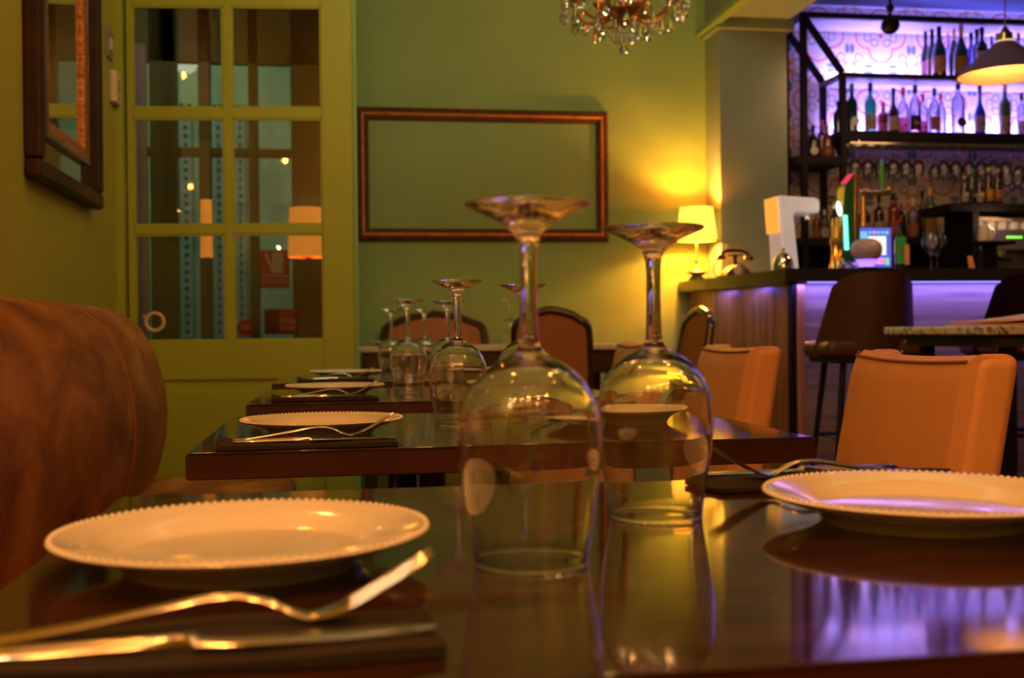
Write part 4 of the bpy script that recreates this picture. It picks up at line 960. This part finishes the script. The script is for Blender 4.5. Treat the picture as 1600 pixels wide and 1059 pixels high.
bm = nb(); prism(bm, [(-.13, .0), (.12, .0), (.13, .008), (.02, .022), (-.12, .025)], 'y', -.06, .06); bmesh.ops.bevel(bm, geom=bm.edges[:], offset=.003, segments=2, affect='EDGES')
tag(obj('folded_towel', bm, 'creamlabel', loc=(mxa+.13, 6.38, mz+.051)), 'cream folded cloth lying on the cups above the coffee machine', 'cloth')
p = at_y(1533, 380, 6.20); bm = nb(); lathe(bm, [(0, 0), (.055, 0), (.058, .02), (.050, .12), (.040, .145), (.036, .15), (0, .152)], 24)
point('machine_fill', (p.x+.15, 6.15, zu-.09), 1.2, (1, .6, .35), .02)  # unseen fill added to brighten the dark coffee machine
t = thing('milk_jug', 'rounded white jug beside the coffee machine', 'jug', (p.x, 6.16, .0)); t.location.z = zy(1533, 377, 6.16)
t.scale = (.72, .72, .66); obj('jug_body', bm, 'white', t); bm = nb(); tube(bm, spline([(.05, 0, .12), (.085, 0, .10), (.08, 0, .05), (.054, 0, .04)], 4), .006, 6); obj('handle', bm, 'white', t)
tr = thing('grinder_tray', 'black tray carrying the white jug beside the coffee machine', 'tray', (p.x+.03, 6.16, t.location.z-.022))
obj('tray', box(nb(), -.10, .12, -.08, .08, 0, .0215, .004), 'black', tr); obj('support_post', box(nb(), -.03, .03, -.03, .03, -(t.location.z-.022)+.9005, 0), 'black', tr)

# ------------------------------------------------------------------ things on the bar counter
def on_bar(u, Y): return Vector((xy(u, 415, Y), Y, BT+.0005))
# white tap column like a figure seven
Y7 = 5.22
def P7(u, v): q = at_y(u, v, Y7); return (q.x, q.z)
pc = on_bar(1235, Y7); base7 = [P7(1217, 305), P7(1277, 309), P7(1281, 313), P7(1281, 330), P7(1277, 333), P7(1243, 331), P7(1240, 335), P7(1249, 424), P7(1224, 424)]
zlow = min(q[1] for q in base7)
t = thing('beer_tap_column', 'white slanted tap column shaped like a seven at the corner of the bar', 'beer tap', (pc.x, Y7, BT+.0005))
bm = nb(); prism(bm, [(a-pc.x, max(b-BT-.0005, 0)) for a, b in base7], 'y', 0, .16); bmesh.ops.bevel(bm, geom=bm.edges[:], offset=.006, segments=2, affect='EDGES')
pr7 = mat('glowing_white_lacquer', (.80, .76, .74), .25, coat=.6, var=.04, emit=(.80, .74, .85), estr=.22)  # weak emission added so the column looks brightly lit
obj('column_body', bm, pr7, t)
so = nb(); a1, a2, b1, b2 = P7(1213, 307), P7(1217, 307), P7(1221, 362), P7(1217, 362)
prism(so, [(q[0]-pc.x-.004, q[1]-BT) for q in (a1, a2, b1, b2)], 'y', .012, .15); obj('lamp_reflection_panel', so, emis('amber_lamp_reflection', (1, .42, .06), .8), t)  # glowing amber sheet paints the lamp's reflection on the column side
tp = nb(); lathe(tp, [(0, 0), (.012, 0), (.010, .03), (0, .03)], 12); obj('spout', tp, 'chrome', t, loc=(P7(1265, 333)[0]-pc.x, .03, P7(1265, 333)[1]-BT-.030))
p = on_bar(1224, 5.10); t = thing('drip_dome', 'small shiny chrome dome at the foot of the white tap column', 'dome', p)
bm = nb(); lathe(bm, [(0, 0), (.048, 0), (.050, .012), (.046, .045), (.034, .068), (.018, .082), (.008, .088), (0, .098)], 24); obj('dome', bm, 'chrome', t)
bm = nb(); ball(bm, (0, 0, .100), .009); obj('knob', bm, 'chrome', t)
# green tower with cyan light and white disc
p = on_bar(1318, 5.20); hT = zy(1330, 272, 5.20)-BT
t = thing('beer_tower', 'green and gold beer tower with a cyan light strip and a white lit disc', 'beer tap', p)
sx = (p-CAM).dot(fw)/F
bm = nb(); prism(bm, [(-6*sx, 0), (20*sx, 0), (22*sx, hT), (17*sx, hT-.004), (4*sx, hT-.055)], 'y', 0, .09); bmesh.ops.bevel(bm, geom=bm.edges[:], offset=.004, segments=2, affect='EDGES')
obj('tower_body', bm, mat('bottle_green_enamel', (.01, .09, .025), .2, coat=1), t)
bm = nb(); prism(bm, [(19*sx, 0), (22.5*sx, 0), (24*sx, hT), (20.5*sx, hT)], 'y', -.008, .098); obj('gold_edge', bm, 'brass', t)
bm = nb(); prism(bm, [(2*sx, .105*1), (8*sx, .105), (6*sx, .275), (0*sx, .275)], 'y', -.006, .002); obj('light_strip', bm, 'cyanled', t)
bm = nb(); prism(bm, [(6*sx, hT-.045), (16*sx, hT-.006), (16.5*sx, hT+.004), (5.5*sx, hT-.036)], 'y', -.004, .06); obj('red_top_trim', bm, emis('red_trim_light', (1, .05, .15), .5), t)
bm = nb(); lathe(bm, [(0, 0), (.038, 0), (.038, .008), (0, .010)], 28); dsc = obj('lit_disc', bm, 'whiteled', t, loc=(-17*sx, -.045, .30), rot=(PI/2-.1, 0, .75))
bm = nb(); lathe(bm, [(.038, -.004), (.043, -.004), (.043, .012), (.038, .012)], 28, closed=True); obj('rim', bm, 'chrome', dsc)
bm = nb(); tube(bm, [(-17*sx, -.03, .30), (-6*sx, .02, .295), (2*sx, .04, .29)], .008, 8); obj('bracket', bm, 'chrome', t)
for a_ in (-13, -4):
    bm = nb(); lathe(bm, [(0, 0), (.022, 0), (.018, .03), (.010, .05), (.009, .12), (.016, .14), (.016, .16), (.007, .17), (.007, .26), (0, .262)], 16); obj('tap_column', bm, 'brass', t, loc=(a_*sx, .03, 0))
bm = nb(); box(bm, -22*sx, 7*sx, -.09, .10, 0, .008, .002); obj('drip_tray', bm, 'chrome', t)
for i, (a_, b_) in enumerate(((-16, .02), (-9, .035), (-2, .02), (8, .03), (-12, .05))):
    bm = nb(); ball(bm, (a_*sx, -.06, b_), .012); obj('tap_knob', bm, 'chrome' if i % 2 else 'brass', t)
p = on_bar(1375, 5.56); hB = zy(1380, 302, 5.56)-BT
t = thing('gold_tap_bridge', 'horizontal brass tap bridge with an upright green handle behind the till', 'beer tap', p); sy_ = (p-CAM).dot(fw)/F
bm = nb(); lathe(bm, [(0, 0), (.03, 0), (.02, .02), (.014, .05), (.014, hB-.01), (0, hB-.01)], 16); obj('tap_post', bm, 'brass', t, loc=(-24*sy_, .02, 0))
bm = nb(); box(bm, -35*sy_, 17*sy_, -.02, .02, hB-.012, hB+.014, .006); obj('crossbar', bm, mat('violet_tinted_chrome', (.55, .45, .6), .2, metal=1), t)
bm = nb(); box(bm, -34*sy_, 16*sy_, -.024, -.018, hB-.012, hB-.004); obj('gold_band', bm, 'brass', t)
bm = nb(); lathe(bm, [(0, 0), (.011, 0), (.008, .02), (.013, .05), (.015, .10), (.012, .14), (.014, .155), (0, .165)], 14); obj('tap_handle', bm, mat('green_handle', (.05, .35, .08), .3, coat=1), t, loc=(4*sy_, 0, hB+.012))
bm = nb(); ball(bm, (12*sy_, -.02, hB+.02), .013); obj('end_knob', bm, 'brass', t)
bm = nb(); ball(bm, (-26*sy_, -.02, hB+.02), .011); obj('end_knob', bm, 'brass', t)
# till
p = on_bar(1368, 5.40); sz = (p-CAM).dot(fw)/F; W_ = 28*sz; H_ = zy(1368, 354, 5.40)-BT
t = thing('till_screen', 'bright touch screen till with white and blue panels behind the round lamp', 'till', p)
bm = nb(); box(bm, -W_, W_, 0, .03, .02, H_, .006); box(bm, -W_*.5, W_*.5, .0, .08, 0, .02, .004); obj('monitor_body', bm, 'black', t)
obj('screen_panel', box(nb(), -W_+.006, W_-.006, -.002, .001, .03, H_-.006), emis('screen_blue', (.10, .12, .75), .8), t)
scw = emis('screen_white', (.80, .95, .80), .95); scp = emis('screen_pink', (1, .3, .85), .9); scc = emis('screen_cyan', (.15, .6, 1), .9); scg = emis('screen_green', (.25, 1, .4), .7)
zs = lambda f: .03+(H_-.04)*f
obj('list_panel', box(nb(), -W_*.45, W_*.62, -.004, -.001, zs(.32), zs(.80)), scw, t)
obj('top_bar', box(nb(), -W_*.9, -W_*.5, -.004, -.001, zs(.70), zs(.92)), scc, t)
for k in range(5): obj('screen_button', box(nb(), -W_*.4+k*W_*.25, -W_*.24+k*W_*.25, -.004, -.001, zs(.86), zs(.93)), [scc, scp, scc, scc, scg][k], t)
obj('pink_panel', box(nb(), 0, W_*.52, -.004, -.001, zs(.08), zs(.24)), scp, t); obj('green_panel', box(nb(), W_*.58, W_*.80, -.004, -.001, zs(.06), zs(.24)), scg, t)
# globe lamp
p = on_bar(1354, 5.10)
t = thing('globe_lamp', 'round frosted lamp glowing violet at its base in front of the till screen', 'lamp', p)
bm = nb(); lathe(bm, [(0, .012), (.035, .012), (.040, .03), (.052, .05), (.070, .075), (.0755, .10), (.068, .125), (.048, .143), (.025, .151), (0, .153)], 36)
m = bpy.data.materials.new('frosted_violet_glass'); m.use_nodes = True; b = m.node_tree.nodes['Principled BSDF']
b.inputs['Base Color'].default_value = (.48, .32, .48, 1); b.inputs['Roughness'].default_value = .35
nt = m.node_tree; tc = nt.nodes.new('ShaderNodeTexCoord'); sp = nt.nodes.new('ShaderNodeSeparateXYZ'); nt.links.new(tc.outputs['Object'], sp.inputs[0])
em_ = (N(nt, sp.outputs[2])*-30.0 + 3.6).max(0.0)*hyp(N(nt, sp.outputs[0]), N(nt, sp.outputs[1])).lt(.052); b.inputs['Emission Color'].default_value = (.22, .12, 1, 1); nt.links.new(em_.s, b.inputs['Emission Strength'])
obj('globe', bm, m, t); bm = nb(); lathe(bm, [(0, 0), (.042, 0), (.042, .014), (0, .014)], 24); obj('lamp_base', bm, 'black', t)
# counter bottle
t_ = bottle(1406, 343, 9, BT, 5.20, 'squat', 'dark', 'redcap', 'neongreen', 'dark bottle with a bright green and peach label on the bar by the till', lz=(.14, .66), grp='', cap_h=.12)
bm = nb(); box(bm, 0, .028, -.034, -.029, .03, .13, .001); obj('peach_label', bm, CM['peachlab'], t_, rot=(0, 0, .25))
# balloon glasses
def balloon(): 
    R, H = .046, .185; pr = [(0, 0), (.032, 0), (.030, .003), (.006, .006), (.004, .012), (.004, .070), (.010, .078), (.034, .098), (R, .128), (.045, .150), (.036, .180), (.034, H)]
    bm = nb(); lathe(bm, pr+[(.0328, H), (.0348, .180), (.0438, .150), (R-.0012, .128), (.033, .0995), (0, .080)], 32); return bm
b0 = tag(obj('balloon_glass', balloon(), 'thin', loc=on_bar(1455, 5.12), sharp=60), 'left balloon glass standing on the bar between the till and the coffee machine', 'glass', 'balloon glasses on the bar')
q = on_bar(1464, 5.22); dup(b0, q, 0, 'right balloon glass on the bar, just behind its twin')
p = on_bar(1518, 5.16)
t = thing('card_holder', 'slanted cream card standing on the bar near the right', 'card', p)
bm = nb(); prism(bm, [(-.012, 0), (.020, 0), (.002, .072), (-.022, .072)], 'y', -.003, .003); obj('card', bm, 'peach', t); obj('foot', box(nb(), -.02, .03, -.02, .02, 0, .004), 'black', t)

# ------------------------------------------------------------------ pendant, spotlight, vent
p = at_y(1571, 118, 4.75); sxp = (p-CAM).dot(fw)/F; R = 73*sxp; z0_ = p.z
t = thing('pendant_lamp', 'cone shaped pendant lamp hanging over the bar, warm inside', 'lamp', (p.x, 4.75, z0_))
violet_lit = mat('violet_lit_grey_metal', (.20, .14, .38), .45); inn = mat('warm_inner_enamel', (.85, .62, .36), .5)  # violet light from the bar put into the outer shade colour
h1 = 50*sxp
bm = nb(); lathe(bm, [(R, 0), (R*.55, h1*.55), (R*.18, h1), (.002, h1+.002), (.002, h1+.008), (R*.19, h1+.006), (R*.56, h1*.55+.008), (R+.004, .002)], 48, closed=True); obj('outer_shade', bm, violet_lit, t)
bm = nb(); lathe(bm, [(R-.003, .0012), (R*.54, h1*.53), (R*.17, h1*.97), (R*.165, h1*.96), (R*.53, h1*.52), (R-.008, .0006)], 48, closed=True); obj('inner_reflector', bm, inn, t)
bm = nb(); lathe(bm, [(0, h1), (.034, h1), (.032, h1+.045), (.020, h1+.055), (.010, h1+.075), (0, h1+.075)], 20); obj('lamp_holder', bm, 'brass', t)
bm = nb(); lathe(bm, [(.030, h1+.0), (.040, h1-.002), (.040, h1+.012), (.030, h1+.012)], 24, closed=True); obj('collar_ring', bm, emis('lit_collar', (1, .75, .4), .9), t)
bm = nb(); tube(bm, [(0, 0, h1+.07), (0, 0, ZC-.04-z0_)], .0035, 6); obj('cord', bm, 'grey', t)
bm = nb(); ball(bm, (0, 0, h1*.86), .020); obj('bulb', bm, emis('pendant_bulb', (1, .62, .25), 20), t)
point('pendant_light', (p.x, 4.75, z0_+h1*.62), 7, (1, .50, .16), .03)

p = at_y(1391, 40, 6.0)
t = thing('spotlight', 'small black ball spotlight hanging from the bar ceiling', 'lamp', p)
bm = nb(); ball(bm, (0, 0, 0), .052, (1, 1.1, .95), 3); obj('lamp_head', bm, 'black', t)
bm = nb(); tube(bm, [(0, 0, .03), (0, 0, ZC-.04-p.z)], .009, 8); box(bm, -.03, .03, -.012, .012, .035, .06, .003); obj('stem', bm, 'black', t)
bm = nb(); ball(bm, (0, 0, .10), .024); obj('joint', bm, 'black', t)
p = at_y(1445, 10, 5.9)
t = thing('ceiling_vent', 'flat square vent in the bar ceiling near the top right edge', 'vent', (3.05, 5.75, ZC-.04))
obj('vent_frame', box(nb(), -.32, .32, -.32, .32, -.03, -.001, .006), 'barceil', t)
for k in range(4): obj('louvre', box(nb(), -.24, .24, -.22+.12*k, -.16+.12*k, -.037, -.030, .002), 'creamlabel', t)

# ------------------------------------------------------------------ chandelier
cy_ = 4.67; cc = at_y(975, 60, cy_); ZB = zy(978, 88, cy_)
t = thing('chandelier', 'crystal chandelier with gilt arms and beaded strands hanging at the top of the picture', 'chandelier', (cc.x, cy_, ZB))
gl = mat('old_gilt', (.50, .20, .05), .3, metal=.85, var=.3)
HH = ZC-ZB
bm = nb(); lathe(bm, [(0, .125), (.012, .125), (.030, .150), (.055, .165), (.020, .180), (.016, .22), (.030, .25), (.034, .30), (.018, .36), (.012, .45), (.010, HH-.06), (.05, HH-.03), (.055, HH), (0, HH)], 24); obj('central_stem', bm, gl, t)
bm = nb(); lathe(bm, [(.0, .150), (.05, .158), (.095, .180), (.100, .188), (.05, .170), (0, .165)], 28); obj('drip_bowl', bm, gl, t)
def crystal(bm, L_=.055, R=.012):
    lathe(bm, [(0, 0), (R*.7, L_*.12), (R, L_*.3), (R*.55, L_*.72), (R*.25, L_*.95), (0, L_)], 6); return bm
bm = crystal(nb()); cr0 = obj('crystal_drop', bm, 'crystal', t, sharp=5); cr0.location = (0, 0, 0); cr0.scale = (1.8, 1.8, 1.2)
def add_drop(x, y, z, s=1.0):
    c = cr0.copy(); C.objects.link(c); c.parent = t; c.location = (x, y, z); c.scale = (s*1.55, s*1.55, s*1.35); c.rotation_euler = (0, 0, random.uniform(0, 3))
bead_bm = nb(); ball(bead_bm, (0, 0, .060), .008, sub=1); 
for k in range(7): ball(bead_bm, (0, 0, .072+.010*k), .0045, sub=1)
obj('bead_strand', bead_bm, 'crystal', t, sharp=5)
NA = 8
for i in range(NA):
    a = 2*PI*i/NA+.2; ca, sa = math.cos(a), math.sin(a)
    P_ = lambda r, z: (r*ca, r*sa, z)
    bm = nb(); tube(bm, spline([P_(.02, .19), P_(.09, .155), P_(.17, .165), P_(.225, .235), P_(.262, .26), P_(.275, .225)], 5), .007, 6)
    tube(bm, spline([P_(.09, .158), P_(.12, .20), P_(.10, .24), P_(.06, .23)], 5), .004, 6)
    ar = obj('arm', bm, gl, t)
    bm = nb(); lathe(bm, [(0, .262), (.020, .262), (.040, .285), (.038, .288), (.012, .275), (.012, .35), (0, .35)], 14, c=P_(.225, 0)); obj('candle_cup', bm, gl, ar)
    bm = nb(); lathe(bm, [(0, .35), (.010, .36), (.012, .375), (.004, .41), (0, .42)], 10, c=P_(.225, 0)); obj('candle_bulb', bm, emis('candle_bulb', (1, .6, .25), 12) if i == 0 else bpy.data.materials['candle_bulb'], ar)
    add_drop(.275*ca, .275*sa, .165, 1.15); add_drop(.225*ca, .225*sa, .115, 1.0)
    b2 = 2*PI*(i+.5)/NA+.2; add_drop(.165*math.cos(b2), .165*math.sin(b2), .085, .95); add_drop(.10*ca, .10*sa, .075, .9)
    add_drop(.26*math.cos(b2), .26*math.sin(b2), .15, .9); add_drop(.20*ca, .20*sa, .19, .8)
    bm = nb(); a3 = 2*PI*(i+1)/NA+.2; p0 = Vector((.265*ca, .265*sa, .235)); p1_ = Vector((.265*math.cos(a3), .265*math.sin(a3), .235))
    for k in range(15):
        f = k/14; q = p0.lerp(p1_, f); q.z -= .075*4*f*(1-f); ball(bm, q, .0052, sub=1)
    p0 = Vector((.19*ca, .19*sa, .17)); p1_ = Vector((0, 0, .105))
    for k in range(14):
        f = k/14; q = p0.lerp(p1_, f); q.z -= .04*4*f*(1-f); ball(bm, q, .0045, sub=1)
    obj('bead_strand', bm, 'crystal', t, sharp=5)
for k in range(3): point('candle_light', (cc.x+.2*math.cos(k*2.1), cy_+.2*math.sin(k*2.1), ZB+.40), 1.1, (1, .50, .16), .02)
